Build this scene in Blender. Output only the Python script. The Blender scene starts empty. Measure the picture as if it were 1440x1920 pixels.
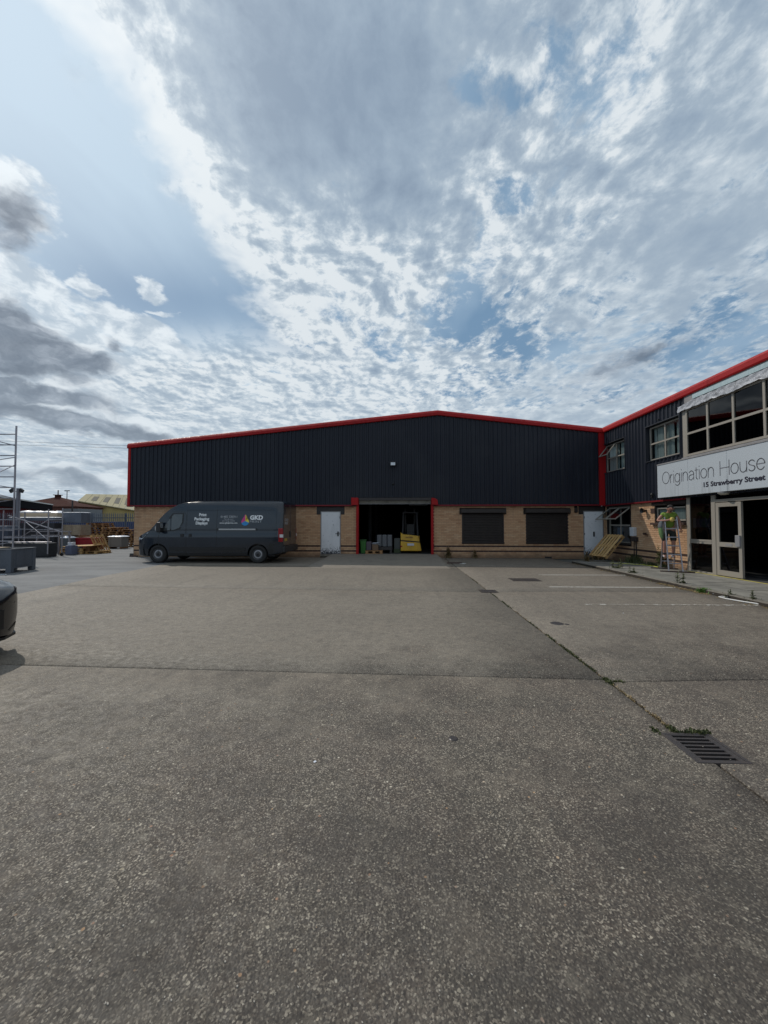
import bpy, bmesh, math, random
from mathutils import Vector, Matrix
R = math.radians
rnd = random.Random(7)
S = bpy.context.scene
COL = S.collection

# ------------------------------------------------------------------ camera
CAM_H = 1.56
cam_d = bpy.data.cameras.new('camera'); cam = bpy.data.objects.new('camera', cam_d); COL.objects.link(cam)
cam_d.sensor_fit = 'HORIZONTAL'; cam_d.sensor_width = 36.0; cam_d.lens = 36.0*721/1440
cam_d.clip_start = 0.05; cam_d.clip_end = 3000
cam.location = (0, 0, CAM_H); cam.rotation_euler = (R(91.747), 0, R(2.224))
S.camera = cam
# ------------------------------------------------------------------ exposure
S.view_settings.view_transform = 'Standard'; S.view_settings.look = 'None'
S.view_settings.gamma = 1; S.view_settings.use_curve_mapping = False
S.view_settings.exposure = 0.0
S.cycles.max_bounces = 6; S.cycles.diffuse_bounces = 3; S.cycles.glossy_bounces = 3
S.cycles.transparent_max_bounces = 8; S.cycles.use_denoising = True
# ------------------------------------------------------------------ sun
SUN = Vector((-0.75, 0.57, 1.0)).normalized()
sun_d = bpy.data.lights.new('sun', 'SUN'); sun_d.energy = 2.3; sun_d.angle = R(0.6); sun_d.color = (1.0, 0.93, 0.83)
sun = bpy.data.objects.new('sun', sun_d); COL.objects.link(sun)
sun.rotation_euler = SUN.to_track_quat('Z', 'Y').to_euler()
SUN_EL = math.asin(SUN.z); SUN_AZ = math.atan2(SUN.x, SUN.y)

# ------------------------------------------------------------------ node helper
class NT:
    def __init__(s, tree): s.t = tree; s.n = tree.nodes; s.l = tree.links
    def new(s, kind, **kw):
        n = s.n.new(kind)
        for k, v in kw.items(): setattr(n, k, v)
        return n
    def put(s, sock, v):
        if isinstance(v, bpy.types.NodeSocket): s.l.new(v, sock)
        elif v is not None: sock.default_value = v
    def m(s, op, a, b=None, c=None, clamp=False):
        n = s.new('ShaderNodeMath', operation=op); n.use_clamp = clamp
        s.put(n.inputs[0], a)
        if b is not None: s.put(n.inputs[1], b)
        if c is not None: s.put(n.inputs[2], c)
        return n.outputs[0]
    def vm(s, op, a, b=None, out=0):
        n = s.new('ShaderNodeVectorMath', operation=op); s.put(n.inputs[0], a)
        if b is not None: s.put(n.inputs['Scale' if op == 'SCALE' else 1], b)
        return n.outputs[out]
    def xyz(s, v):
        n = s.new('ShaderNodeSeparateXYZ'); s.put(n.inputs[0], v); return n.outputs
    def comb(s, x, y, z=0.0):
        n = s.new('ShaderNodeCombineXYZ')
        for i, v in enumerate((x, y, z)): s.put(n.inputs[i], v)
        return n.outputs[0]
    def noise(s, v, scale, detail=4, rough=0.55, dist=0.0, lac=2.0):
        n = s.new('ShaderNodeTexNoise'); s.put(n.inputs['Vector'], v)
        n.inputs['Scale'].default_value = scale; n.inputs['Detail'].default_value = detail
        n.inputs['Roughness'].default_value = rough; n.inputs['Distortion'].default_value = dist
        n.inputs['Lacunarity'].default_value = lac
        return n.outputs['Fac']
    def noisec(s, v, scale, detail=3):
        n = s.new('ShaderNodeTexNoise'); s.put(n.inputs['Vector'], v)
        n.inputs['Scale'].default_value = scale; n.inputs['Detail'].default_value = detail
        return n.outputs['Color']
    def voro(s, v, scale, feature='F1', rnd_=1.0):
        n = s.new('ShaderNodeTexVoronoi', feature=feature); s.put(n.inputs['Vector'], v)
        n.inputs['Scale'].default_value = scale; n.inputs['Randomness'].default_value = rnd_
        return n.outputs
    def ss(s, v, a, b):           # smooth step a..b -> 0..1
        n = s.new('ShaderNodeMapRange', interpolation_type='SMOOTHSTEP'); s.put(n.inputs[0], v)
        s.put(n.inputs[1], a); s.put(n.inputs[2], b); return n.outputs[0]
    def lin(s, v, a, b, c=0.0, d=1.0):
        n = s.new('ShaderNodeMapRange'); s.put(n.inputs[0], v)
        for i, k in enumerate((a, b, c, d)): s.put(n.inputs[i+1], k)
        return n.outputs[0]
    def mix(s, f, a, b, mode='MIX'):
        n = s.new('ShaderNodeMix', data_type='RGBA', blend_type=mode)
        s.put(n.inputs[0], f)
        s.put(n.inputs[6], a if isinstance(a, bpy.types.NodeSocket) else tuple(a)+(1,))
        s.put(n.inputs[7], b if isinstance(b, bpy.types.NodeSocket) else tuple(b)+(1,))
        return n.outputs[2]
    def ramp(s, f, stops):
        n = s.new('ShaderNodeValToRGB'); s.put(n.inputs[0], f); e = n.color_ramp.elements
        while len(e) < len(stops): e.new(0.5)
        for el, (p, c) in zip(e, stops): el.position = p; el.color = tuple(c)+(1,)
        return n.outputs[0]

# ------------------------------------------------------------------ world: sky with clouds
W = bpy.data.worlds.new('World'); S.world = W; W.use_nodes = True
def build_world():
    T = NT(W.node_tree); T.n.clear()
    out = T.new('ShaderNodeOutputWorld'); bg = T.new('ShaderNodeBackground')
    T.l.new(bg.outputs[0], out.inputs[0]); bg.inputs[1].default_value = 0.1
    sky = T.new('ShaderNodeTexSky', sky_type='NISHITA', sun_disc=False)
    sky.sun_elevation = SUN_EL; sky.sun_rotation = SUN_AZ
    sky.dust_density = 1.5; sky.ozone_density = 1.5
    tc = T.new('ShaderNodeTexCoord')
    d = T.vm('NORMALIZE', tc.outputs['Generated'])
    x, y, z = T.xyz(d)
    zc = T.m('MAXIMUM', z, 0.03)
    u = T.m('DIVIDE', x, zc); v = T.m('DIVIDE', y, zc)
    P = T.comb(u, v)                                     # where the view ray meets the cloud layer
    elev = T.m('ARCSINE', z); az = T.m('ARCTAN2', x, y)
    A = T.comb(az, elev)
    def blob(src, cx, cy, sx, sy, rot=0.0):             # soft elliptical region, 1 at centre
        a, b, _ = T.xyz(src)
        dx = T.m('SUBTRACT', a, cx); dy = T.m('SUBTRACT', b, cy)
        if rot:
            c, s_ = math.cos(rot), math.sin(rot)
            ex = T.m('ADD', T.m('MULTIPLY', dx, c), T.m('MULTIPLY', dy, s_))
            ey = T.m('SUBTRACT', T.m('MULTIPLY', dy, c), T.m('MULTIPLY', dx, s_))
        else: ex, ey = dx, dy
        q = T.m('ADD', T.m('POWER', T.m('ABSOLUTE', T.m('DIVIDE', ex, sx)), 2.0), T.m('POWER', T.m('ABSOLUTE', T.m('DIVIDE', ey, sy)), 2.0))
        return T.m('POWER', 2.718, T.m('MULTIPLY', q, -1.0))
    def add(*a):
        r = a[0]
        for b in a[1:]: r = T.m('ADD', r, b)
        return r
    K = lambda v_, k: T.m('MULTIPLY', v_, k)
    # compress far distances so that cloud size stays sensible near the horizon
    rr = T.vm('LENGTH', P, out=1)
    comp = T.m('DIVIDE', 1.0, T.m('ADD', 1.0, K(rr, 0.10)))
    Pc = T.vm('SCALE', P, comp)
    warp = T.vm('SCALE', T.vm('SUBTRACT', T.noisec(Pc, 2.2), (0.5, 0.5, 0.5)), 0.16)
    Pw = T.vm('ADD', Pc, warp)
    Pw2 = T.vm('MULTIPLY', Pw, (1.0, 0.86, 1.0))
    big = T.noise(Pw, 1.5, 3, 0.5)
    mid = T.noise(Pw2, 5.5, 5, 0.58)
    puff = T.noise(Pw2, 7.0, 6, 0.60); puff2 = T.noise(T.vm('ADD', Pw2, (-0.026, 0.020, 0.0)), 7.0, 6, 0.60)
    relief = T.m('SUBTRACT', puff, puff2)
    fine = T.noise(Pw2, 19.0, 6, 0.66)
    # ---- blue sky colour with milky veil towards the sun
    sd = T.vm('DOT_PRODUCT', d, tuple(SUN), out=1)
    aur = T.m('POWER', T.m('MAXIMUM', sd, 0.0), 5.0)
    blue = T.mix(0.7, T.mix(1.0, sky.outputs[0], (0.60, 0.60, 0.60), 'MULTIPLY'), (1.15, 2.6, 4.4))
    veil_n = T.noise(T.vm('MULTIPLY', Pw, (1.0, 0.35, 1.0)), 2.4, 4, 0.5)
    leftside = T.ss(K(u, -1.0), 0.35, 0.95)
    veil = T.m('MULTIPLY', T.ss(veil_n, 0.30, 0.75), 0.62)
    veil = add(veil, K(aur, 0.35), K(leftside, 0.30), K(T.ss(elev, 0.30, 0.02), 0.35))
    veil = T.m('MULTIPLY', veil, T.m('SUBTRACT', 1.0, K(blob(P, -1.02, 1.62, 0.42, 0.30), 0.75)))
    veil = T.m('MINIMUM', T.m('MAXIMUM', veil, 0.16), 0.90)
    base = T.mix(veil, blue, (4.9, 6.3, 7.6))
    # ---- main altocumulus sheet
    edge = T.noise(Pw, 4.0, 4, 0.6)
    sheet = T.ss(T.m('ADD', u, K(T.m('SUBTRACT', edge, 0.5), 0.55)), -0.74, -0.56)     # straight western edge of the sheet
    far = T.ss(v, 1.75, 2.4)                                                            # beyond the blue hole it closes again
    cover = T.m('MAXIMUM', sheet, far)
    gaps = add(K(blob(P, 0.20, 0.86, 0.13, 0.06, 0.5), 0.62), K(blob(P, 0.33, 0.79, 0.13, 0.055, 0.7), 0.68),
               K(blob(P, 0.42, 0.90, 0.12, 0.08, 0.5), 0.34), K(blob(P, 0.26, 1.24, 0.12, 0.14, 0.6), 0.42),
               K(blob(P, 0.44, 1.16, 0.12, 0.08, 0.9), 0.40), K(blob(P, 0.33, 1.74, 0.24, 0.22, 0.2), 0.54),
               K(blob(P, 0.10, 2.05, 0.45, 0.25, 0.0), 0.42), K(blob(P, 0.75, 2.1, 0.45, 0.35, 0.4), 0.45),
               K(blob(P, 1.75, 2.1, 0.75, 0.55, 0.9), 0.60), K(blob(P, 0.9, 2.9, 1.0, 0.5, 0.0), 0.40))
    dens = add(K(T.m('SUBTRACT', mid, 0.5), 2.2), K(T.m('SUBTRACT', fine, 0.5), 1.5), K(T.m('SUBTRACT', big, 0.5), 0.5), 0.74)
    thick = add(K(blob(P, -0.22, 0.80, 0.24, 0.30, 0.0), 0.55), K(blob(P, 0.02, 1.12, 0.16, 0.26, 0.2), 0.42),
                K(blob(P, -0.30, 1.02, 0.16, 0.20, 0.3), 0.28), K(blob(P, 0.95, 1.35, 0.40, 0.45, 0.6), 0.12), K(blob(P, 0.05, 0.80, 0.2, 0.18, 0.0), 0.3))
    dens = T.m('SUBTRACT', T.m('ADD', dens, K(thick, 0.5)), gaps)
    a1 = T.m('MULTIPLY', T.ss(dens, -0.02, 0.52), cover)
    # sunlit thin parts are white, thick parts blue grey
    core = T.m('ADD', K(thick, 1.0), K(T.m('SUBTRACT', mid, 0.5), 1.3))
    core = T.m('ADD', core, K(T.ss(u, 0.25, 1.3), 0.06))
    amp = T.m('SUBTRACT', 1.15, T.m('MINIMUM', T.m('ADD', K(T.ss(u, 0.35, 1.1), 0.75), K(thick, 1.2)), 0.85))
    bright = T.m('SUBTRACT', T.m('ADD', 0.76, T.m('MULTIPLY', T.m('ADD', K(T.m('SUBTRACT', fine, 0.5), 0.7), K(T.m('MULTIPLY', relief, T.lin(v, 1.6, 4.5, 1.0, 0.30)), 2.5)), amp)), core)
    bright = add(bright, K(blob(P, -0.60, 0.95, 0.06, 0.55, 0.0), 0.60), K(blob(P, -0.45, 1.75, 0.5, 0.5, 0.0), 0.20), K(blob(P, -0.2, 3.0, 1.6, 1.2, 0.0), 0.12))
    ccol = T.ramp(bright, [(0.0, (0.265, 0.345, 0.45)), (0.35, (0.34, 0.43, 0.535)), (0.58, (0.40, 0.49, 0.585)), (0.80, (0.56, 0.645, 0.72)), (1.0, (0.80, 0.855, 0.89))])
    ccol = T.vm('SCALE', ccol, 9.6)
    c1 = T.mix(T.m('MULTIPLY', a1, 0.93), base, ccol)
    # ---- small cumulus puffs and low dark cumulus on the left (angular coordinates)
    An = T.vm('ADD', A, T.vm('SCALE', T.vm('SUBTRACT', T.noisec(T.vm('MULTIPLY', A, (1.0, 1.8, 1.0)), 9.0, 5), (0.5, 0.5, 0.5)), 0.10))
    n2 = T.noise(T.vm('MULTIPLY', A, (1.0, 1.8, 1.0)), 11.0, 5, 0.6)
    def px(px_, py_):
        t = math.atan((px_-720)/721)-R(2.224)
        h = math.hypot(px_-748, 721)
        return t, math.atan((982-py_)/h)
    lows = [(-10, 640, .17, .052, -.12, 1.0), (120, 668, .10, .030, -.1, .9), (20, 722, .17, .022, 0, 1.0), (110, 780, .17, .026, -.06, 1.0), (270, 805, .09, .016, -.05, .75),
            (20, 590, .10, .035, -.3, .7), (130, 655, .1, .03, -.5, .6), (205, 640, .035, .02, 0, .45), (10, 400, .06, .055, -.6, .7),
            (120, 905, .22, .028, 0, .55), (210, 875, .10, .018, 0, .6), (100, 862, .07, .012, 0, .5), (1150, 695, .17, .035, .12, .55), (1240, 660, .16, .016, .15, .5), (1000, 775, .14, .02, .05, .30), (1110, 760, .15, .03, .05, .35), (175, 830, .06, .01, 0, .4)]
    lo = None; hi = None
    for (a, b, sx, sy, ro, k) in lows:
        ca, cb = px(a, b)
        t1 = K(blob(An, ca, cb, sx, sy, ro), k)
        lo = t1 if lo is None else T.m('MAXIMUM', lo, t1)
        if k >= .7 or (b > 850):
            t2 = K(blob(An, ca, cb+sy*0.55, sx*1.22, sy*1.5, ro), k)
            hi = t2 if hi is None else T.m('MAXIMUM', hi, t2)
    for (a, b, sx, sy, ro, k) in [(165, 525, .035, .030, -.6, .85), (260, 522, .045, .018, -.3, .8), (55, 510, .09, .04, -.3, .75), (300, 580, .05, .01, 0, .55),
                                  (250, 610, .16, .035, -.15, .85), (60, 545, .12, .035, -.3, .8), (110, 600, .12, .04, -.3, .8)]:
        ca, cb = px(a, b)
        hi = T.m('MAXIMUM', hi, K(blob(An, ca, cb, sx, sy, ro), k))
    hm = T.ss(T.m('ADD', hi, K(T.m('SUBTRACT', n2, 0.5), 1.2)), 0.34, 0.58)
    B1 = T.vm('MULTIPLY', An, (1.0, 1.9, 1.0))
    n3 = T.noise(B1, 10.0, 6, 0.58); n4 = T.noise(T.vm('ADD', B1, (-0.018, 0.030, 0.0)), 10.0, 6, 0.58)
    rel = T.m('SUBTRACT', n3, n4)
    lm = T.ss(T.m('ADD', lo, K(T.m('SUBTRACT', n3, 0.5), 1.1)), 0.22, 0.66)
    c2 = T.mix(T.m('MULTIPLY', hm, 0.85), c1, T.mix(T.ss(T.m('ADD', n2, K(rel, 1.5)), .3, .7), (4.6, 5.5, 6.4), (8.2, 8.8, 9.2)))
    sh = T.m('ADD', T.m('ADD', K(rel, 2.6), K(T.m('SUBTRACT', n3, .5), -.8)), K(T.m('SUBTRACT', 1.0, lm), .55))
    dk = T.ramp(T.m('ADD', sh, .38), [(0.0, (0.115, 0.150, 0.205)), (0.35, (0.170, 0.215, 0.280)), (0.65, (0.29, 0.345, 0.42)), (1.0, (0.60, 0.66, 0.72))])
    c3 = T.mix(T.m('MULTIPLY', lm, 0.92), c2, T.vm('SCALE', dk, 10.0))
    # ---- bright aureole of the hidden sun, and hazy horizon
    c4 = T.vm('ADD', c3, T.vm('SCALE', T.comb(1.0, 0.97, 0.92), K(T.m('POWER', T.m('MAXIMUM', sd, 0.0), 14.0), 1.6)))
    hz = T.m('MULTIPLY', T.ss(elev, 0.14, 0.0), 0.45)
    c5 = T.mix(T.m('MAXIMUM', hz, K(T.ss(elev, 0.42, 0.05), 0.30)), c4, (5.1, 6.0, 6.8))
    below = T.ss(elev, 0.0, -0.05)
    c6 = T.mix(below, c5, (1.6, 1.6, 1.6))
    T.l.new(c6, bg.inputs[0])
    W.cycles.sampling_method = 'MANUAL'; W.cycles.sample_map_resolution = 512
build_world()

# ------------------------------------------------------------------ materials
MATS = {}
def mat(name, col, rough=0.6, metal=0.0, spec=0.5, fn=None, coat=0.0):
    if name in MATS: return MATS[name]
    m = bpy.data.materials.new(name); m.use_nodes = True; T = NT(m.node_tree)
    b = T.n['Principled BSDF']; b.inputs['Base Color'].default_value = tuple(col)+(1,)
    b.inputs['Roughness'].default_value = rough; b.inputs['Metallic'].default_value = metal
    b.inputs['Specular IOR Level'].default_value = spec; b.inputs['Coat Weight'].default_value = coat
    if fn: fn(T, b)
    MATS[name] = m
    return m
def pos(T): return T.new('ShaderNodeNewGeometry').outputs['Position']
def bump(T, b, h, strength=0.3, dist=0.01):
    n = T.new('ShaderNodeBump'); n.inputs['Strength'].default_value = strength; n.inputs['Distance'].default_value = dist
    T.l.new(h, n.inputs['Height']); T.l.new(n.outputs[0], b.inputs['Normal'])
def grime(dark, amount=0.35, scale=3.0, stretch=(1, 1, 0.25), rvar=0.15, bs=0.0):
    """weathering: soft blotches and vertical streaks of dirt, a little uneven gloss"""
    def fn(T, b):
        p = pos(T); c = tuple(b.inputs['Base Color'].default_value)[:3]
        n = T.noise(T.vm('MULTIPLY', p, stretch), scale, 5, 0.62)
        n2 = T.noise(p, scale*7, 3, 0.6)
        f = T.m('MULTIPLY', T.ss(T.m('ADD', n, T.m('MULTIPLY', T.m('SUBTRACT', n2, .5), .25)), 0.42, 0.75), amount)
        T.l.new(T.mix(f, c, dark), b.inputs['Base Color'])
        r0 = b.inputs['Roughness'].default_value
        T.l.new(T.lin(n2, 0.3, 0.7, r0-rvar, r0+rvar), b.inputs['Roughness'])
        if bs: bump(T, b, n2, bs, 0.01)
    return fn

def concrete_fn(T, b):
    p = pos(T); x, y, z = T.xyz(p)
    big = T.noise(p, 0.35, 4, 0.55); med = T.noise(T.vm('MULTIPLY', p, (1, 1.0, 1)), 1.6, 5, 0.6); sm = T.noise(p, 14, 4, 0.6)
    v1 = T.voro(p, 95); v2 = T.voro(T.vm('ADD', p, (3.3, 1.7, 0)), 48); v3 = T.voro(T.vm('ADD', p, (7.3, 5.7, 0)), 21)
    r1, g1, b1 = T.xyz(v1['Color']); r2, g2, b2 = T.xyz(v2['Color']); r3, g3, b3 = T.xyz(v3['Color'])
    # worn, open aggregate near the camera, smoother laitance beyond the joint and to the left
    worn = T.m('ADD', T.m('MULTIPLY', T.m('SUBTRACT', med, .5), 1.6), T.m('ADD', T.m('MULTIPLY', T.m('SUBTRACT', 4.2, y), 0.28), T.m('MULTIPLY', x, 0.10)))
    worn = T.ss(worn, -0.25, 0.45)
    paste = T.mix(T.ss(big, .35, .65), (0.225, 0.198, 0.162), (0.285, 0.252, 0.208))
    paste = T.mix(T.m('MULTIPLY', T.ss(T.noise(p, 5.0, 4, .6), .4, .7), .35), paste, (0.150, 0.132, 0.112))
    wornc = T.mix(T.ss(T.noise(p, 1.4, 4, .6), .40, .60), (0.086, 0.073, 0.058), (0.128, 0.096, 0.076))
    wornc = T.mix(T.m('MULTIPLY', T.ss(T.noise(p, 3.0, 6, .72), .50, .62), .75), wornc, (0.062, 0.047, 0.040))
    wornc = T.mix(T.m('MULTIPLY', T.ss(T.noise(T.vm('ADD', p, (9, 4, 0)), 3.2, 5, .66), .55, .68), .5), wornc, (0.150, 0.135, 0.112))
    c = T.mix(worn, paste, wornc)
    # reddish slabs to the right of the long joint
    c = T.mix(T.m('MULTIPLY', T.ss(x, 2.0, 2.1), 0.45), c, T.mix(.5, c, (0.155, 0.125, 0.108)))
    # stones
    peb = T.ramp(r1, [(0.0, (0.016, 0.015, 0.014)), (0.30, (0.055, 0.048, 0.042)), (0.62, (0.110, 0.090, 0.074)), (0.86, (0.235, 0.205, 0.165)), (1.0, (0.66, 0.60, 0.50))])
    shp = T.m('ADD', v1['Distance'], T.m('MULTIPLY', T.m('SUBTRACT', T.noise(p, 160, 2, .6), .5), .35))
    inst = T.ss(shp, 0.52, 0.34)
    c = T.mix(T.m('MULTIPLY', inst, T.m('ADD', 0.34, T.m('MULTIPLY', worn, 0.60))), c, peb)
    v5 = T.voro(T.vm('ADD', p, (1.3, 8.7, 0)), 150); r5 = T.xyz(v5['Color'])[0]
    c = T.mix(T.m('ADD', .30, T.m('MULTIPLY', worn, .25)), c, T.ramp(r5, [(0.0, (0.014, 0.012, 0.011)), (0.45, (0.070, 0.060, 0.050)), (0.80, (0.20, 0.172, 0.138)), (1.0, (0.70, 0.63, 0.52))]))
    grain = T.noise(p, 60, 4, .7)
    c = T.mix(T.m('MULTIPLY', T.ss(grain, .46, .68), .5), c, (0.055, 0.050, 0.046))
    c = T.mix(T.m('MULTIPLY', T.ss(grain, .48, .30), .30), c, (0.27, 0.25, 0.215))
    clus = T.ss(T.noise(p, 1.3, 3, .6), .40, .66)
    d2 = T.m('ADD', v2['Distance'], T.m('MULTIPLY', T.m('SUBTRACT', T.noise(p, 90, 2, .6), .5), .45))
    rare = T.m('MULTIPLY', T.m('GREATER_THAN', T.m('ADD', r2, T.m('MULTIPLY', clus, .06)), 0.935), T.ss(d2, T.lin(b2, 0, 1, .12, .38), T.lin(b2, 0, 1, .05, .26)))
    c = T.mix(T.m('MULTIPLY', rare, T.m('ADD', .45, T.m('MULTIPLY', worn, .50))), c, T.ramp(g2, [(0, (.34, .30, .24)), (.45, (.56, .51, .42)), (.62, (.74, .70, .60)), (.74, (.46, .26, .11)), (.86, (.30, .12, .06)), (1.0, (.82, .79, .70))]))
    darks = T.m('MULTIPLY', T.m('LESS_THAN', r2, 0.18), T.ss(d2, 0.40, 0.22))
    c = T.mix(T.m('MULTIPLY', darks, .5), c, (0.028, 0.026, 0.026))
    r4 = T.m('MULTIPLY', T.m('GREATER_THAN', r3, 0.975), T.ss(v3['Distance'], 0.20, 0.13))
    c = T.mix(T.m('MULTIPLY', r4, T.m('ADD', .2, T.m('MULTIPLY', worn, .4))), c, T.mix(g3, (.48, .40, .27), (.5, .5, .45)))
    c = T.mix(T.m('MULTIPLY', T.ss(T.noise(T.vm('ADD', p, (2, 31, 0)), 1.1, 6, .70), .47, .60), T.m('ADD', .10, T.m('MULTIPLY', worn, .28))), c, (0.045, 0.038, 0.034))
    c = T.mix(T.m('MULTIPLY', T.ss(T.noise(T.vm('ADD', p, (12, 3, 0)), 2.1, 6, .70), .52, .64), .22), c, (0.24, 0.205, 0.165))
    m8 = T.noise(T.vm('ADD', p, (4, 4, 0)), 9.0, 5, .72)
    c = T.mix(T.m('MULTIPLY', T.ss(m8, .50, .66), .42), c, (0.070, 0.062, 0.053))
    c = T.mix(T.m('MULTIPLY', T.ss(m8, .46, .30), .30), c, (0.33, 0.295, 0.24))
    near = T.m('MULTIPLY', T.ss(T.m('ADD', T.noise(T.vm('ADD', p, (7, 1, 0)), .8, 5, .65), T.m('MULTIPLY', T.m('SUBTRACT', 2.4, y), .16)), .50, .70), .34)
    c = T.mix(near, c, (0.040, 0.035, 0.031))
    c = T.mix(T.m('MULTIPLY', T.m('MULTIPLY', rare, worn), .18), c, (0.50, 0.45, 0.36))
    drip = T.voro(p, 1.1); dr_ = T.xyz(drip['Color'])[0]
    c = T.mix(T.m('MULTIPLY', T.m('MULTIPLY', T.m('GREATER_THAN', dr_, .80), T.ss(T.m('ADD', drip['Distance'], T.m('MULTIPLY', T.noise(p, 18, 4, .6), .12)), .15, .09)), .6), c, (0.040, 0.036, 0.033))
    trk = T.noise(T.vm('MULTIPLY', p, (2.6, .16, 1)), 1.0, 4, .6)
    c = T.mix(T.m('MULTIPLY', T.ss(trk, .54, .70), .22), c, (0.075, 0.066, 0.057))
    # oil spots and tyre marks
    oil = T.ss(T.noise(p, 0.9, 5, .65), 0.60, 0.74)
    c = T.mix(T.m('MULTIPLY', oil, .35), c, (0.055, 0.050, 0.046))
    c = T.mix(1.0, c, (0.86, 0.842, 0.812), "MULTIPLY")
    T.l.new(c, b.inputs['Base Color'])
    T.l.new(T.lin(sm, .3, .7, .62, .88), b.inputs['Roughness'])
    h = T.m('ADD', T.m('MULTIPLY', T.m('SUBTRACT', 1.0, v1['Distance']), T.m('ADD', .15, worn)), T.m('MULTIPLY', sm, .5))
    bump(T, b, h, 0.45, 0.006)
def asphalt_fn(T, b):
    p = pos(T)
    n = T.noise(T.vm('MULTIPLY', p, (.35, 1, 1)), 1.1, 5, .6); v = T.voro(p, 90); r1 = T.xyz(v['Color'])[0]
    c = T.mix(T.ss(n, .35, .68), (0.125, 0.128, 0.132), (0.185, 0.187, 0.188))
    c = T.mix(T.m('MULTIPLY', T.m('MULTIPLY', T.m('GREATER_THAN', r1, .82), T.ss(v['Distance'], .45, .25)), .35), c, (.28, .27, .25))
    c = T.mix(T.m('MULTIPLY', T.ss(T.noise(p, 3, 4, .6), .55, .75), .5), c, (0.08, 0.08, 0.08))
    T.l.new(c, b.inputs['Base Color']); bump(T, b, v['Distance'], .4, .006)
def brick_fn(T, b):
    at = T.new('ShaderNodeAttribute'); at.attribute_name = 'tone'
    p = pos(T)
    c = T.ramp(at.outputs['Fac'], [(0.0, (0.41, 0.225, 0.125)), (0.3, (0.49, 0.285, 0.160)), (0.65, (0.54, 0.33, 0.19)), (0.97, (0.57, 0.37, 0.225)), (1.0, (0.57, 0.37, 0.225))])
    n = T.noise(p, 30, 4, .6); c = T.mix(T.m('MULTIPLY', T.ss(n, .45, .8), .35), c, (0.26, 0.16, 0.10))
    z = T.xyz(p)[2]
    low = T.m('MULTIPLY', T.ss(T.m('ADD', z, T.m('MULTIPLY', T.noise(p, 2.2, 4, .6), .6)), .62, .30), .72)
    c = T.mix(low, c, (0.11, 0.075, 0.052))
    st = T.ss(T.noise(T.vm('MULTIPLY', p, (1, 1, .18)), 2.0, 4, .6), .55, .78)
    c = T.mix(T.m('MULTIPLY', st, .30), c, (0.14, 0.10, 0.07))
    T.l.new(c, b.inputs['Base Color']); bump(T, b, n, .3, .004)
def clad_fn(T, b):
    p = pos(T)
    n = T.noise(T.vm('MULTIPLY', p, (1, 1, .12)), 3.0, 5, .6); n2 = T.noise(p, .5, 3, .5)
    c = T.mix(T.ss(n, .35, .75), (0.0105, 0.0130, 0.0220), (0.0175, 0.0205, 0.0300))
    c = T.mix(T.m('MULTIPLY', T.ss(n2, .5, .8), .3), c, (0.045, 0.048, 0.054))
    oi = T.new('ShaderNodeObjectInfo').outputs['Random']
    c = T.mix(T.m('MULTIPLY', oi, .30), c, (0.026, 0.029, 0.038))
    T.l.new(c, b.inputs['Base Color']); T.l.new(T.lin(n, .3, .7, .34, .60), b.inputs['Roughness'])
def sign_fn(T, b):
    p = pos(T)
    n = T.noise(T.vm('MULTIPLY', p, (1, 9, .55)), 1.0, 5, .65); z = T.xyz(p)[2]
    n2 = T.noise(p, 2.0, 4, .6)
    streak = T.m('MULTIPLY', T.ss(n, .50, .72), T.ss(z, 3.35, 2.5))
    c = T.mix(T.m('MULTIPLY', streak, .45), (0.45, 0.485, 0.52), (0.20, 0.215, 0.22))
    c = T.mix(T.m('MULTIPLY', T.ss(n2, .45, .75), .22), c, (0.42, 0.47, 0.50))
    T.l.new(c, b.inputs['Base Color'])
def pave_fn(T, b):
    p = pos(T)
    n = T.noise(p, 1.6, 5, .6); n2 = T.noise(p, 25, 3, .6)
    c = T.mix(T.ss(n, .35, .68), (0.155, 0.150, 0.132), (0.25, 0.24, 0.21))
    c = T.mix(T.m('MULTIPLY', T.ss(T.noise(p, 4.2, 4, .6), .52, .72), .5), c, (0.085, 0.082, 0.070))
    c = T.mix(T.m('MULTIPLY', T.ss(n2, .5, .8), .4), c, (0.10, 0.095, 0.085))
    oi = T.new('ShaderNodeObjectInfo').outputs['Random']
    c = T.mix(T.m('MULTIPLY', oi, .35), c, (0.13, 0.125, 0.115))
    T.l.new(c, b.inputs['Base Color']); bump(T, b, n2, .3, .004)
def whitedoor_fn(T, b):
    p = pos(T); x, y, z = T.xyz(p)
    n = T.noise(p, 16, 5, .65); big = T.noise(T.vm('MULTIPLY', p, (1, 1, .4)), 2.2, 4, .6)
    c = T.mix(T.m('MULTIPLY', T.ss(big, .45, .75), .4), (0.70, 0.70, 0.72), (0.42, 0.43, 0.45))
    f = T.m('MULTIPLY', T.ss(z, .62, .18), T.ss(T.m('ADD', n, T.m('MULTIPLY', T.ss(z, .5, .15), .12)), .50, .58))
    c = T.mix(f, c, (0.035, 0.035, 0.045))
    g = T.m('MULTIPLY', T.ss(T.noise(p, 11, 5, .7), .60, .66), .6)
    c = T.mix(g, c, (0.20, 0.21, 0.24))
    T.l.new(c, b.inputs['Base Color'])
def wood_fn(a, c2):
    def fn(T, b):
        p = pos(T); n = T.noise(T.vm('MULTIPLY', p, (3, 3, 3)), 3.0, 5, .65)
        oi = T.new('ShaderNodeObjectInfo').outputs['Random']
        f = T.m('ADD', T.m('MULTIPLY', n, .8), T.m('MULTIPLY', oi, .4))
        T.l.new(T.mix(T.ss(f, .35, .85), a, c2), b.inputs['Base Color'])
    return fn
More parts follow.
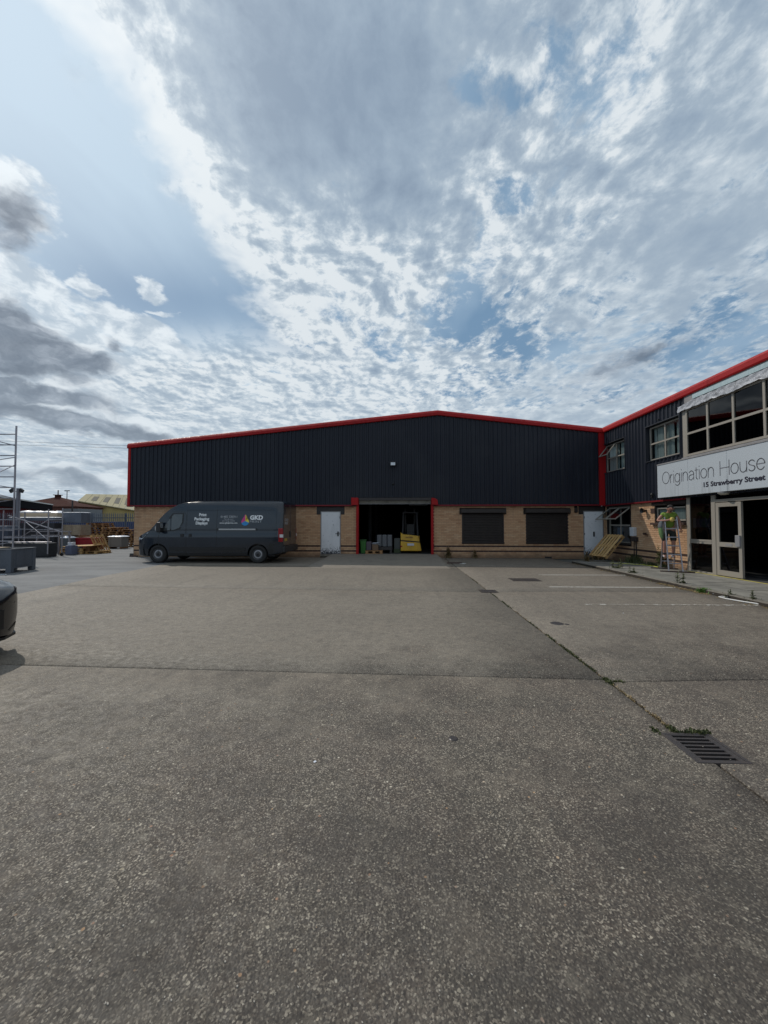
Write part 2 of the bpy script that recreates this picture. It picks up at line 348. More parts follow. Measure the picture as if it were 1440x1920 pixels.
def paint_white_fn(T, b):
    p = pos(T); n = T.noise(p, 9, 5, .7); v = T.noise(p, 45, 3, .6); y = T.xyz(p)[1]
    worn = T.m('ADD', T.ss(y, 9.0, 7.6), 0.0)
    th = T.lin(worn, 0, 1, .56, .47)
    f = T.m('GREATER_THAN', T.m('ADD', T.m('MULTIPLY', n, .75), T.m('MULTIPLY', v, .25)), th)
    T.l.new(T.mix(f, (0.48, 0.465, 0.43), (0.19, 0.165, 0.135)), b.inputs['Base Color'])
def leaf_fn(a, c2):
    def fn(T, b):
        p = pos(T); n = T.noise(p, 22, 3, .6)
        T.l.new(T.mix(T.ss(n, .38, .62), a, c2), b.inputs['Base Color'])
        b.inputs['Roughness'].default_value = .6
    return fn

M_CONC = mat('concrete', (.18, .17, .15), .78, fn=concrete_fn)
M_ASPH = mat('asphalt', (.15, .15, .15), .85, fn=asphalt_fn)
M_BRICK = mat('buff_brick', (.45, .3, .17), .85, fn=brick_fn)
M_BRICKD = mat('brown_brick', (.055, .028, .022), .7, fn=grime((.03, .02, .018), .5, 6))
M_MORT = mat('mortar', (.26, .175, .105), .95)
M_CLAD = mat('navy_cladding', (.03, .034, .045), .45, 0, .25, fn=clad_fn)
M_RED = mat('red_trim', (.34, .008, .010), .6, 0, .25, fn=grime((.19, .008, .009), .5, 1.5, (1, 1, .5)))
M_REDD = mat('dark_red_trim', (.14, .006, .010), .6, 0, .25)
M_DOORW = mat('white_steel_door', (.6, .64, .7), .5, fn=whitedoor_fn)
M_DARKMET = mat('dark_metal', (.030, .024, .024), .5, fn=grime((.05, .04, .035), .5, 4))
M_BLACK = mat('black_plastic', (.012, .012, .013), .5)
M_SHUT = mat('brown_shutter', (.020, .015, .014), .5, fn=grime((.035, .026, .022), .6, 3))
M_STEEL = mat('galvanised_steel', (.42, .43, .45), .42, .8, fn=grime((.22, .22, .23), .5, 5))
M_ALU = mat('aluminium_tube', (.36, .35, .38), .42, .6, fn=grime((.15, .14, .16), .5, 8))
M_CREAM = mat('cream_frame', (.30, .27, .23), .5, fn=grime((.26, .23, .19), .45, 4))
M_GREYTRIM = mat('grey_fascia', (.26, .25, .25), .6, fn=grime((.13, .12, .12), .5, 4))
M_SIGN = mat('white_sign_board', (.6, .64, .68), .45, fn=sign_fn)
M_LET_T = mat('grey_lettering', (.15, .15, .17), .5)
M_LET_B = mat('navy_lettering', (.022, .020, .035), .5)
M_PAVE = mat('paving_slab', (.2, .19, .17), .85, fn=pave_fn)
def kerb_fn(T, b):
    p = pos(T); z = T.xyz(p)[2]; n = T.noise(p, 7, 5, .65)
    c = T.mix(T.ss(n, .35, .7), (0.20, 0.185, 0.155), (0.115, 0.10, 0.082))
    c = T.mix(T.ss(T.m('ADD', z, T.m('MULTIPLY', T.m('SUBTRACT', n, .5), .05)), .070, .052), c, (0.040, 0.030, 0.022))
    T.l.new(c, b.inputs['Base Color']); bump(T, b, n, .3, .01)
M_KERB = mat('kerb_concrete', (.155, .145, .125), .9, fn=kerb_fn)
M_YELL = mat('yellow_line_paint', (.50, .42, .10), .7, fn=grime((.22, .20, .12), .6, 12, (1, 1, 1)))
M_WLINE = mat('white_line_paint', (.6, .6, .58), .7, fn=paint_white_fn)
M_WOODY = mat('new_pallet_wood', (.48, .33, .14), .75, fn=wood_fn((.34, .19, .070), (.56, .36, .15)))
M_WOODG = mat('weathered_pallet_wood', (.24, .17, .11), .8, fn=wood_fn((.17, .075, .030), (.40, .22, .095)))
M_PLY = mat('crate_plywood', (.36, .29, .20), .75, fn=wood_fn((.26, .20, .14), (.42, .34, .24)))
M_MOSS = mat('green_weed', (.06, .09, .03), .7, fn=leaf_fn((.042, .052, .018), (.095, .110, .035)))
M_DRY = mat('dry_weed', (.20, .14, .06), .8, fn=leaf_fn((.13, .085, .035), (.26, .19, .09)))
M_IRON = mat('cast_iron', (.055, .048, .048), .55, .3, fn=grime((.10, .075, .06), .5, 14, (1, 1, 1), bs=.3))
M_SOIL = mat('joint_soil', (.014, .012, .010), .95)
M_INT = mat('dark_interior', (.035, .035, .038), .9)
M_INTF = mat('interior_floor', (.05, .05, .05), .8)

def glass_mat(name, tint, gl=1.0, dark=None):
    m = bpy.data.materials.new(name); m.use_nodes = True; T = NT(m.node_tree); T.n.clear()
    o = T.new('ShaderNodeOutputMaterial'); tr = T.new('ShaderNodeBsdfTransparent'); tr.inputs[0].default_value = tuple(tint)+(1,)
    g = T.new('ShaderNodeBsdfGlossy'); g.inputs['Roughness'].default_value = .02; g.inputs[0].default_value = (gl, gl, gl, 1)
    fr = T.new('ShaderNodeLayerWeight'); fr.inputs['Blend'].default_value = .5
    mx = T.new('ShaderNodeMixShader'); T.l.new(T.m('ADD', .035, T.m('MULTIPLY', T.m('POWER', fr.outputs['Facing'], 4.0), .8)), mx.inputs[0]); T.l.new(tr.outputs[0], mx.inputs[1]); T.l.new(g.outputs[0], mx.inputs[2])
    T.l.new(mx.outputs[0], o.inputs[0]); return m
M_GLASS = glass_mat('window_glass', (.62, .66, .66))
M_GLASSD = glass_mat('tinted_glass', (.10, .11, .13))
M_CARGL = glass_mat('vehicle_glass', (.25, .28, .30))

# ------------------------------------------------------------------ mesh building
MW = {}                                       # world matrices of Empties
def tag(o, label=None, cat=None, group=None, kind=None):
    if label: o['label'] = label
    if cat: o['category'] = cat
    if group: o['group'] = group
    if kind: o['kind'] = kind
    return o
def thing(name, label, cat, loc=(0, 0, 0), rz=0.0, group=None):
    o = bpy.data.objects.new(name, None); COL.objects.link(o); o.empty_display_size = .2
    o.location = loc; o.rotation_euler = (0, 0, rz)
    MW[o.name] = Matrix.Translation(loc) @ Matrix.Rotation(rz, 4, 'Z')
    return tag(o, label, cat, group)
def root_of(o):
    while o.parent: o = o.parent
    return o
class MB:
    def __init__(s): s.v = []; s.f = []; s.tone = None
    def quad(s, a, b, c, d):
        i = len(s.v); s.v += [tuple(a), tuple(b), tuple(c), tuple(d)]; s.f.append((i, i+1, i+2, i+3)); return s
    def poly(s, pts): i = len(s.v); s.v += [tuple(p) for p in pts]; s.f.append(tuple(range(i, i+len(pts)))); return s
    def box(s, x0, x1, y0, y1, z0, z1):
        if x0 > x1: x0, x1 = x1, x0
        if y0 > y1: y0, y1 = y1, y0
        if z0 > z1: z0, z1 = z1, z0
        i = len(s.v)
        s.v += [(x0, y0, z0), (x1, y0, z0), (x1, y1, z0), (x0, y1, z0), (x0, y0, z1), (x1, y0, z1), (x1, y1, z1), (x0, y1, z1)]
        s.f += [tuple(i+k for k in q) for q in ((3, 2, 1, 0), (4, 5, 6, 7), (0, 1, 5, 4), (1, 2, 6, 5), (2, 3, 7, 6), (3, 0, 4, 7))]
        return s
    def obox(s, c, ax, ay, az):               # oriented box: centre and three half axes
        c, ax, ay, az = map(Vector, (c, ax, ay, az)); i = len(s.v)
        for sz in (-1, 1):
            for sx, sy in ((-1, -1), (1, -1), (1, 1), (-1, 1)): s.v.append(tuple(c+sx*ax+sy*ay+sz*az))
        s.f += [tuple(i+k for k in q) for q in ((3, 2, 1, 0), (4, 5, 6, 7), (0, 1, 5, 4), (1, 2, 6, 5), (2, 3, 7, 6), (3, 0, 4, 7))]
        return s
    def beam(s, a, b, w, h, up=(0, 0, 1)):    # rectangular bar from a to b
        a, b = Vector(a), Vector(b); d = (b-a); L = d.length/2; d.normalize(); up = Vector(up)
        if abs(d.dot(up)) > .98: up = Vector((1, 0, 0))
        sd = d.cross(up).normalized(); u2 = sd.cross(d).normalized()
        return s.obox((a+b)/2, d*L, sd*w/2, u2*h/2)
    def prism(s, pts, vec):                    # polygon pts extruded by vec
        n = len(pts); i = len(s.v); vec = Vector(vec)
        s.v += [tuple(p) for p in pts] + [tuple(Vector(p)+vec) for p in pts]
        s.f.append(tuple(i+k for k in range(n))[::-1]); s.f.append(tuple(i+n+k for k in range(n)))
        s.f += [(i+k, i+(k+1) % n, i+n+(k+1) % n, i+n+k) for k in range(n)]
        return s
    def tube(s, a, b, r, n=8, r2=None, cap=True):
        a, b = Vector(a), Vector(b); d = (b-a).normalized(); up = Vector((0, 0, 1)) if abs(d.z) < .95 else Vector((1, 0, 0))
        p = d.cross(up).normalized(); q = d.cross(p); i = len(s.v); r2 = r if r2 is None else r2
        for c, rr in ((a, r), (b, r2)):
            for k in range(n):
                t = 2*math.pi*k/n; s.v.append(tuple(c+(p*math.cos(t)+q*math.sin(t))*rr))
        s.f += [(i+k, i+(k+1) % n, i+n+(k+1) % n, i+n+k) for k in range(n)]
        if cap: s.f += [tuple(i+k for k in range(n))[::-1], tuple(i+n+k for k in range(n))]
        return s
    def path(s, pts, r, n=6):
        pts = [Vector(p) for p in pts]; i = len(s.v)
        for j, p in enumerate(pts):
            d = (pts[min(j+1, len(pts)-1)]-pts[max(j-1, 0)]).normalized()
            up = Vector((0, 0, 1)) if abs(d.z) < .95 else Vector((1, 0, 0)); a = d.cross(up).normalized(); q = d.cross(a)
            for k in range(n):
                t = 2*math.pi*k/n; s.v.append(tuple(p+(a*math.cos(t)+q*math.sin(t))*r))
        for j in range(len(pts)-1):
            s.f += [(i+j*n+k, i+j*n+(k+1) % n, i+(j+1)*n+(k+1) % n, i+(j+1)*n+k) for k in range(n)]
        return s
    def lathe(s, c, prof, axis='Y', n=24):     # prof: (radius, offset along axis)
        i = len(s.v); c = Vector(c)
        for r, o in prof:
            for k in range(n):
                t = 2*math.pi*k/n; a, b_ = r*math.cos(t), r*math.sin(t)
                s.v.append(tuple(c+Vector({'Y': (a, o, b_), 'Z': (a, b_, o), 'X': (o, a, b_)}[axis])))
        for j in range(len(prof)-1):
            s.f += [(i+j*n+k, i+j*n+(k+1) % n, i+(j+1)*n+(k+1) % n, i+(j+1)*n+k) for k in range(n)]
        return s
    def build(s, name, m, parent=None, local=False, smooth=False, bevel=0.0, kind=None, fix=True):
        me = bpy.data.meshes.new(name); vs = s.v
        if parent is not None and not local:
            Mi = MW.get(root_of(parent).name, Matrix()).inverted(); vs = [tuple(Mi @ Vector(v)) for v in vs]
        me.from_pydata(vs, [], s.f); me.materials.append(m)
        if s.tone is not None:
            at = me.attributes.new('tone', 'FLOAT', 'FACE'); at.data.foreach_set('value', s.tone)
        if fix:
            bm = bmesh.new(); bm.from_mesh(me); bmesh.ops.recalc_face_normals(bm, faces=bm.faces); bm.to_mesh(me); bm.free()
        if smooth: me.polygons.foreach_set('use_smooth', [True]*len(me.polygons))
        me.update()
        o = bpy.data.objects.new(name, me); COL.objects.link(o)
        if parent is not None: o.parent = parent
        if bevel:
            b = o.modifiers.new('edge', 'BEVEL'); b.width = bevel; b.segments = 2; b.limit_method = 'ANGLE'
        if kind: o['kind'] = kind
        return o
def kids(o): return [c for c in bpy.data.objects if c.parent == o]
def copy_tree(o, parent=None, label=None):
    c = o.copy(); COL.objects.link(c); c.parent = parent
    for ch in kids(o): copy_tree(ch, c)
    if label: c['label'] = label
    return c
def place(o, loc, rot=(0, 0, 0)):
    o.location = loc; o.rotation_euler = rot
    return o
def text_mesh(txt, size, offset=0.0, align='LEFT', extrude=0.0, spacing=1.0):
    """lettering as flat mesh vertices/faces in the XY plane"""
    cu = bpy.data.curves.new('lettering', 'FONT'); cu.body = txt; cu.size = size; cu.offset = offset; cu.align_x = align
    cu.extrude = extrude; cu.resolution_u = 3; cu.space_character = spacing
    o = bpy.data.objects.new('lettering', cu); COL.objects.link(o)
    dg = bpy.context.evaluated_depsgraph_get(); dg.update()
    me = bpy.data.meshes.new_from_object(o.evaluated_get(dg))
    vs = [v.co.copy() for v in me.vertices]; fs = [tuple(p.vertices) for p in me.polygons]
    bpy.data.objects.remove(o); bpy.data.curves.remove(cu); bpy.data.meshes.remove(me)
    return vs, fs
def smoothen(a, b, t): t = max(0, min(1, (t-a)/(b-a))); return t*t*(3-2*t)

# ================================================================== GROUND
PAV_Z = 0.05
def plane_ground():
    m = MB(); m.quad((-900, -700, -.06), (900, -700, -.06), (900, 1200, -.06), (-900, 1200, -.06))
    return tag(m.build('ground', mat('far_ground', (.12, .12, .11), .9, fn=grime((.07, .075, .06), .7, .05, (1, 1, 1)))), kind='structure')
plane_ground()
# yard edge: concrete on the right of this wavering line, asphalt on the left
def yard_left(y): return -8.35 - 0.09*max(0, y-6) - .05*math.sin(y*1.3)
JX = 2.07
GH = (1.943, 2.297, 2.633, 2.997)
def slab(x0f, x1f, y0, y1, n=6):
    """one cast slab: its top a little uneven, its edges rounded down into the joint"""
    m = MB(); gap = .012; ny = max(2, int((y1-y0)/.6)); e = .008
    ys = [y0+gap, y0+gap+e]+[y0+(y1-y0)*k/ny for k in range(1, ny)]+[y1-gap-e, y1-gap]
    nx = 8; grid = []
    inh = lambda x, y: GH[0] < x < GH[1] and GH[2] < y < GH[3]
    hole = y0 < GH[2] < y1
    if hole: ys = sorted(ys+[GH[2], GH[3]])
    for j, y in enumerate(ys):
        a, b = x0f(y)+gap, x1f(y)-gap; xs = [a, a+e]+[a+(b-a)*k/nx for k in range(1, nx)]+[b-e, b]; row = []
        if hole: xs = sorted(xs+[GH[0] if b < 3 else GH[1]])
        for i_, x in enumerate(xs):
            edge = i_ in (0, len(xs)-1) or j in (0, len(ys)-1)
            row.append((x, y, -.012 if edge else 0.0))
        grid.append(row)
    i0 = len(m.v)
    for row in grid: m.v += row
    W_ = len(grid[0])
    for j in range(len(grid)-1):
        for k in range(W_-1):
            a = i0+j*W_+k; cx_ = (grid[j][k][0]+grid[j][k+1][0])/2; cy_ = (grid[j][k][1]+grid[j+1][k][1])/2
            if not (hole and inh(cx_, cy_)): m.f.append((a, a+1, a+W_+1, a+W_))
    ring = [grid[0][k] for k in range(W_)]+[grid[j][-1] for j in range(1, len(grid))]+[grid[-1][k] for k in range(W_-2, -1, -1)]+[grid[j][0] for j in range(len(grid)-2, 0, -1)]
    for k in range(len(ring)):
        a, b = ring[k], ring[(k+1) % len(ring)]
        if hole and inh((a[0]+b[0])/2, (a[1]+b[1])/2): continue
        m.quad(a, (a[0], a[1], -.055), (b[0], b[1], -.055), b)
    return m
yard = thing('concrete_yard', None, None); tag(yard, kind='structure')
jl = [-14.0, -6.2, -1.0, 4.06, 9.08, 14.2, 17.78]
def jy(k, x):         # transverse joints run very slightly out of square
    return jl[k] + (-.026*(x+.8) if k == 3 else (-.045*(x+1.9) if k == 4 else 0))
for k in range(len(jl)-1):
    def mk(xa, xb, shear):
        m = slab(xa, xb, jl[k], jl[k+1])
        if shear:
            vs = []
            for (x, y, z) in m.v:
                t = (y-jl[k])/(jl[k+1]-jl[k]) if k != 2 else max(0, (y-3.02)/(jl[3]-3.02)); dy = (jy(k, x)-jl[k])*(1-t)+(jy(k+1, x)-jl[k+1])*t
                vs.append((x, y+dy, z))
            m.v = vs
        return m
    mk(lambda y: yard_left(y), lambda y: JX, True).build('concrete_slab', M_CONC, yard, smooth=True)
    yr0, yr1 = jl[k], jl[k+1]
    m = slab(lambda y: JX, lambda y: 6.86, yr0, yr1)
    vs = []
    for (x, y, z) in m.v:
        t = (y-yr0)/(yr1-yr0) if k != 2 else max(0, (y-3.02)/(yr1-3.02))
        dy = ((-.13 if k == 3 else (-.17 if k == 4 else 0))*(1-t)+(-.13 if k+1 == 3 else (-.17 if k+1 == 4 else 0))*t)*max(0, 1-(x-JX)/1.6) if x > JX else 0
        vs.append((x, y+dy, z))
    m.v = vs; m.build('concrete_slab', M_CONC, yard, smooth=True)
m = MB()
for q in ((-9.6, 6.95, -14, GH[2]), (-9.6, 6.95, GH[3], 17.78), (-9.6, GH[0], GH[2], GH[3]), (GH[1], 6.95, GH[2], GH[3])): m.box(*q, -.052, -.03)
m.build('joint_bed', M_SOIL, yard)['kind'] = 'stuff'
# asphalt lane on the left, running past the warehouse
m = MB(); ys = [-14+1.0*k for k in range(64)]
for a, b in zip(ys[:-1], ys[1:]): m.quad((-60, a, -.006), (yard_left(min(a, 17.7))+.10, a, -.006), (yard_left(min(b, 17.7))+.10, b, -.006), (-60, b, -.006))
tag(m.build('asphalt_lane', M_ASPH), kind='structure')
# strip beyond, floor under and behind the warehouse side
# ramp at the loading door
m = MB(); x0, x1 = -3.05, 1.72; ys = [13.75, 14.4, 15.5, 16.6, 17.78]; zs = [0.004, .035, .085, .13, .165]
for i in range(4):
    m.quad((x0, ys[i], zs[i]), (x1, ys[i], zs[i]), (x1, ys[i+1], zs[i+1]), (x0, ys[i+1], zs[i+1]))
    m.quad((x1, ys[i], zs[i]), (x1+.22, ys[i]+(.1 if i == 0 else 0), -.01), (x1+.22, ys[i+1], -.01), (x1, ys[i+1], zs[i+1]))
    m.quad((x0-.35, ys[i], -.01), (x0, ys[i], zs[i]), (x0, ys[i+1], zs[i+1]), (x0-.35, ys[i+1], -.01))
m.quad((x0-.2, 13.5, .002), (x1+.1, 13.5, .002), (x1, 13.75, .004), (x0, 13.75, .004))
tag(m.build('ramp', mat('ramp_concrete', (.205, .178, .145), .8, fn=grime((.12, .105, .09), .5, 2.0, (1, 1, 1), bs=.2))), kind='structure')
# pavement on the right: kerb stones and paving slabs
pav = thing('pavement', None, None); tag(pav, kind='structure')
KX0, KX1 = 6.90, 7.03
m = MB(); m.box(7.04, 9.34, -10, 15.75, -.05, .030); m.build('pavement_bed', M_SOIL, pav)
y = 15.7
proto_k = None
while y > -8:
    if proto_k is None:
        k0 = MB(); k0.prism([(0, 0, -.05), (.13, 0, -.05), (.13, 0, .078), (.025, 0, .078), (0, 0, .060)], (0, .905, 0))
        proto_k = k0.build('kerb_stone', M_KERB, pav, local=True); o = proto_k
    else:
        o = proto_k.copy(); COL.objects.link(o)
    o.location = (KX0+rnd.uniform(-.006, .006), y-.905, rnd.uniform(-.004, .003)); o.rotation_euler = (0, 0, rnd.uniform(-.004, .004))
    y -= .915
# return kerb at the far end of the pavement
o = proto_k.copy(); COL.objects.link(o); o.location = (7.05, 15.72, 0); o.rotation_euler = (0, 0, R(-82)); o.scale = (1, 1.3, 1)
m = MB(); sx, sy = .755, .60
m.box(0, sx-.010, 0, sy-.010, -.04, 0)
ps = m.build('paving_slab', M_PAVE, pav, local=True); first = True
for j in range(40):
    yy = 15.6-(j+1)*sy
    for i in range(3):
        o = ps if first else ps.copy()
        if not first: COL.objects.link(o)
        first = False
        if True:
            o.location = (7.045+i*(sx+.005), yy, .074-i*.010+rnd.uniform(-.003, .003)); o.rotation_euler = (rnd.uniform(-.004, .004), .0125+rnd.uniform(-.004, .004), 0)
# painted lines
for (x0, x1, y, w) in ((4.25, 6.86, 11.85, .085), (3.7, 6.88, 9.60, .085), (3.6, 6.88, 7.55, .08)):
    m = MB(); n = 24
    for k in range(n):
        a, b = x0+(x1-x0)*k/n, x0+(x1-x0)*(k+1)/n; m.quad((a, y+.012*a, .004), (b, y+.012*b, .004), (b, y+w+.012*b, .004), (a, y+w+.012*a, .004))
    tag(m.build('parking_line', M_WLINE), 'white parking bay line, ' + {11.85: 'the farthest one, nearest the warehouse shadow', 9.60: 'the long middle one of the three', 7.55: 'the nearest and most worn, broken into dashes'}[y], 'line', 'parking bay lines', 'structure')
m = MB(); m.box(9.20, 9.27, 2.0, 12.7, PAV_Z-.002, PAV_Z+.005)
tag(m.build('yellow_line', M_YELL), 'faded yellow line on the pavement along the entrance', 'line', kind='structure')

# ------------------------------------------------------------------ drains and covers
def gully(x, y, sx, sy):
    t = thing('drain_grate', 'rusty cast iron gully grate with six slots in the long joint', 'drain', (x, y, 0), 0)
    m = MB(); f = .022; h = .004
    for a in ((-sx/2, sx/2, -sy/2, -sy/2+f), (-sx/2, sx/2, sy/2-f, sy/2), (-sx/2, -sx/2+f, -sy/2+f, sy/2-f), (sx/2-f, sx/2, -sy/2+f, sy/2-f)): m.box(a[0], a[1], a[2], a[3], -.04, h)
    m.build('frame', M_IRON, t, local=True, bevel=.002)
    n = 7; st = (sy-2*f-.008)/n
    for k in range(n+1):
        yy = -sy/2+f+.004+k*st
        m = MB(); m.box(-sx/2+f+.003, sx/2-f-.003, yy-.008, yy+.010, -.03, .002); m.build('bar', M_IRON, t, local=True, bevel=.002)
    m = MB(); m.box(-sx/2+f+.003, -sx/2+f+.035, -sy/2+f, sy/2-f, -.03, .001); m.build('side_rail', M_IRON, t, local=True); m = MB(); m.box(sx/2-f-.04, sx/2-f-.003, -sy/2+f, sy/2-f, -.03, .001); m.build('side_rail', M_IRON, t, local=True)
    m = MB(); m.box(-sx/2+.01, sx/2-.01, -sy/2+.01, sy/2-.01, -.058, -.056); m.build('gully_shade', M_BLACK, t, local=True)  # black sheet below the bars stands in for the shade of a deep gully
gully(2.12, 2.815, .353, .363)
# trimmed concrete: hide slab edge under the grate with a dark well lip
def cover(name, x, y, sx, sy, label, n=2, mm=M_IRON):
    t = thing(name, label, 'manhole cover', (x, y, 0))
    m = MB(); m.box(-sx/2-.03, sx/2+.03, -sy/2-.03, sy/2+.03, -.02, .003); m.build('frame', M_KERB, t, local=True)
    for k in range(n):
        m = MB(); a = -sx/2+sx*k/n+.006; b = -sx/2+sx*(k+1)/n-.006; m.box(a, b, -sy/2, sy/2, -.01, .007); m.build('lid', mm, t, local=True)
    return t
cover('manhole_cover', 3.5, 10.9, .72, .50, 'dark rectangular double manhole cover beside the parking bay lines', 2, M_DARKMET)
cover('manhole_cover', 2.06, 9.02, .34, .34, 'small square drain cover set in the long joint', 1, M_DARKMET)
m = MB(); m.lathe((2.47, 6.17, 0), [(.0, .006), (.085, .006), (.10, .001)], 'Z', 18); tag(m.build('round_cover', M_DARKMET), 'small round dark valve cover in the right hand slabs', 'cover')
m = MB(); m.lathe((2.60, 6.12, 0), [(.0, .005), (.03, .005), (.04, .001)], 'Z', 12); tag(m.build('small_cover', M_DARKMET), 'tiny round cap beside the round valve cover', 'cover')
m = MB(); m.lathe((0.393, 2.86, 0), [(.0, .005), (.028, .005), (.034, .001)], 'Z', 14); tag(m.build('small_cover', M_DARKMET), 'small dark metal disc in the open concrete nearest the camera', 'cover')

# ================================================================== WAREHOUSE
FY = 17.78                                   # plane of the front wall
XL, XR, XA = -12.79, 9.34, 1.787
def roofz(x): return 5.36+(6.78-5.36)*(x-XL)/(XA-XL) if x < XA else 6.78+(5.87-6.78)*(x-XA)/(XR-XA)
wh = thing('warehouse', 'dark navy clad warehouse with buff brick base and red trim', 'warehouse', (0, FY, 0))
def minus(iv, holes):
    out = [iv]
    for h0, h1 in holes:
        nxt = []
        for a, b in out:
            if h1 <= a or h0 >= b: nxt.append((a, b)); continue
            if h0 > a: nxt.append((a, h0))
            if h1 < b: nxt.append((h1, b))
        out = nxt
    return [o for o in out if o[1]-o[0] > .03]
def brick_wall(u0, u1, z0, z1, holes, place_, dark_z, depth=.09, thick=.11, skip_z=None):
    """every brick its own little block with an open face and four edges; mortar sheet recessed behind"""
    A, D, MO = MB(), MB(), MB(); A.tone = []; C = .0748; L = .225; j = 0; g = .010; r_ = random.Random(3)
    z = z0
    def face(mb, a, b, c, d, pr):
        P = [(a, c), (b, c), (b, d), (a, d)]
        fr = [place_(p[0], pr, p[1]) for p in P]; bk = [place_(p[0], -.012, p[1]) for p in P]; i = len(mb.v); mb.v += fr+bk
        mb.f += [(i, i+1, i+2, i+3)]+[(i+k, i+4+k, i+4+(k+1) % 4, i+(k+1) % 4) for k in range(4)]
    while z < z1-.02:
        zt = min(z+C, z1); hs = [(h[0], h[1]) for h in holes if h[2] < zt-.01 and h[3] > z+.01]
        dark = any(abs((z+zt)/2-dz) < C/2 for dz in dark_z)
        for a, b in minus((u0, u1), hs):
            u = math.floor((a-u0)/L)*L+u0+(L/2 if j % 2 else 0)-(L if j % 2 else 0)
            while u < b:
                p, q = max(u, a), min(u+L, b)
                if q-p > .035:
                    tgt = D if dark else A; pr = r_.uniform(0, .0025)
                    face(tgt, p+g/2, q-g/2, z+g/2, zt-g/2, pr)
                    if not dark: A.tone += [min(.96, max(0, r_.gauss(.55, .25)))]*5
                u += L
            MO.quad(place_(a, -.007, z), place_(b, -.007, z), place_(b, -.007, zt), place_(a, -.007, zt))
        z += C; j += 1
    return A, D, MO
win = [(2.89, 4.79), (5.79, 7.66)]
holes = [(-3.61, -2.73, 0, 2.125), (-3.83, -2.53, 2.0, 2.35), (-1.975, 1.585, 0, 3), (8.36, 9.22, 0, 2.125), (8.15, 9.34, 2.0, 2.35)] + \
        [(a, b, .70, 2.1) for a, b in win] + [(a-.11, b+.11, 2.0, 2.28) for a, b in win] + [(7.96, 8.10, 2.08, 2.3)]
A, D, MO = brick_wall(-12.56, 9.34, -.035, 2.36, holes, lambda u, p, z: (u, FY-p, z), (.525, .305))
A.build('brickwork', M_BRICK, wh, fix=False, kind='stuff'); D.build('brick_band', M_BRICKD, wh, fix=False, kind='stuff'); MO.build('mortar', M_MORT, wh, fix=False, kind='stuff')
# foundation plinth line, brick return at the left corner
m = MB(); m.box(-12.72, -12.35, FY-.05, FY+.3, -.05, .06); m.build('plinth', M_BRICKD, wh)
# shell so that the inside is dark and the sun casts the gable's shadow
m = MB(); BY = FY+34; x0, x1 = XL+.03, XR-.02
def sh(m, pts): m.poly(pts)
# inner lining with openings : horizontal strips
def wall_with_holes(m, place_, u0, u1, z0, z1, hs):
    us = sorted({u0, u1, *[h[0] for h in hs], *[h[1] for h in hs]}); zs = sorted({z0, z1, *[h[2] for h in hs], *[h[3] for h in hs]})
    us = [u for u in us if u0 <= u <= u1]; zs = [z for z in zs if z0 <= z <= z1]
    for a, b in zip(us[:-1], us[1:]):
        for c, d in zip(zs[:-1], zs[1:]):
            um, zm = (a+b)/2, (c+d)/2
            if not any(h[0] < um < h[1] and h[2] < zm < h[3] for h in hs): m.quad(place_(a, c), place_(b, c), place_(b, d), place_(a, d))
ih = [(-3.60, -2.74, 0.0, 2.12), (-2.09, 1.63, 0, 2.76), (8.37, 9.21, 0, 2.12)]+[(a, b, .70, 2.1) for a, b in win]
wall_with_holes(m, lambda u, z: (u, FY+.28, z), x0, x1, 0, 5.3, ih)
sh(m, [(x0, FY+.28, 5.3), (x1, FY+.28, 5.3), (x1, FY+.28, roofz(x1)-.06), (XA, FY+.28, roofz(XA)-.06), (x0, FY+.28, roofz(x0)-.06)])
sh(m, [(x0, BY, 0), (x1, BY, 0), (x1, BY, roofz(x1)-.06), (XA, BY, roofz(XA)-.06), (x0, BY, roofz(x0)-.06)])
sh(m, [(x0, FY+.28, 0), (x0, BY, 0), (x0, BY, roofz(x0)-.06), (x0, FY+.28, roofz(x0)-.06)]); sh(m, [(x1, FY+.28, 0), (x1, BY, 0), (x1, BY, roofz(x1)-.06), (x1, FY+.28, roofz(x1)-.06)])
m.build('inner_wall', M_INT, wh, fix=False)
m = MB()
for a, b in ((x0, XA), (XA, x1)): m.prism([(a, FY-.02, roofz(a)-.05), (b, FY-.02, roofz(b)-.05), (b, FY-.02, roofz(b)), (a, FY-.02, roofz(a))], (0, BY-FY+.1, 0))
m.build('roof', mat('roof_sheet', (.22, .22, .23), .6), wh)
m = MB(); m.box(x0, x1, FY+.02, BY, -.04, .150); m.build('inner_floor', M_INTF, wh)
m = MB(); m.box(XL+.03, XL+.1, FY+.3, BY, 0, 5.35); m.build('side_wall', M_CLAD, wh)
# window/door reveals
for a, b, c, d in [(-2.09, -1.99, 0, 2.75), (1.53, 1.63, 0, 2.75)]: m = MB(); m.box(a, b, FY+.0, FY+.28, c, d); m.build('reveal', M_DARKMET, wh)
m = MB(); m.box(-2.09, 1.63, FY+.03, FY+.28, 2.76, 2.9); m.build('reveal', M_DARKMET, wh)
for a, b in win:
    m = MB(); m.box(a, a-.03, FY-.0, FY+.28, .66, 2.1); m.box(b, b+.03, FY, FY+.28, .66, 2.1); m.box(a, b, FY, FY+.28, .66, .7); m.build('reveal', M_DARKMET, wh)
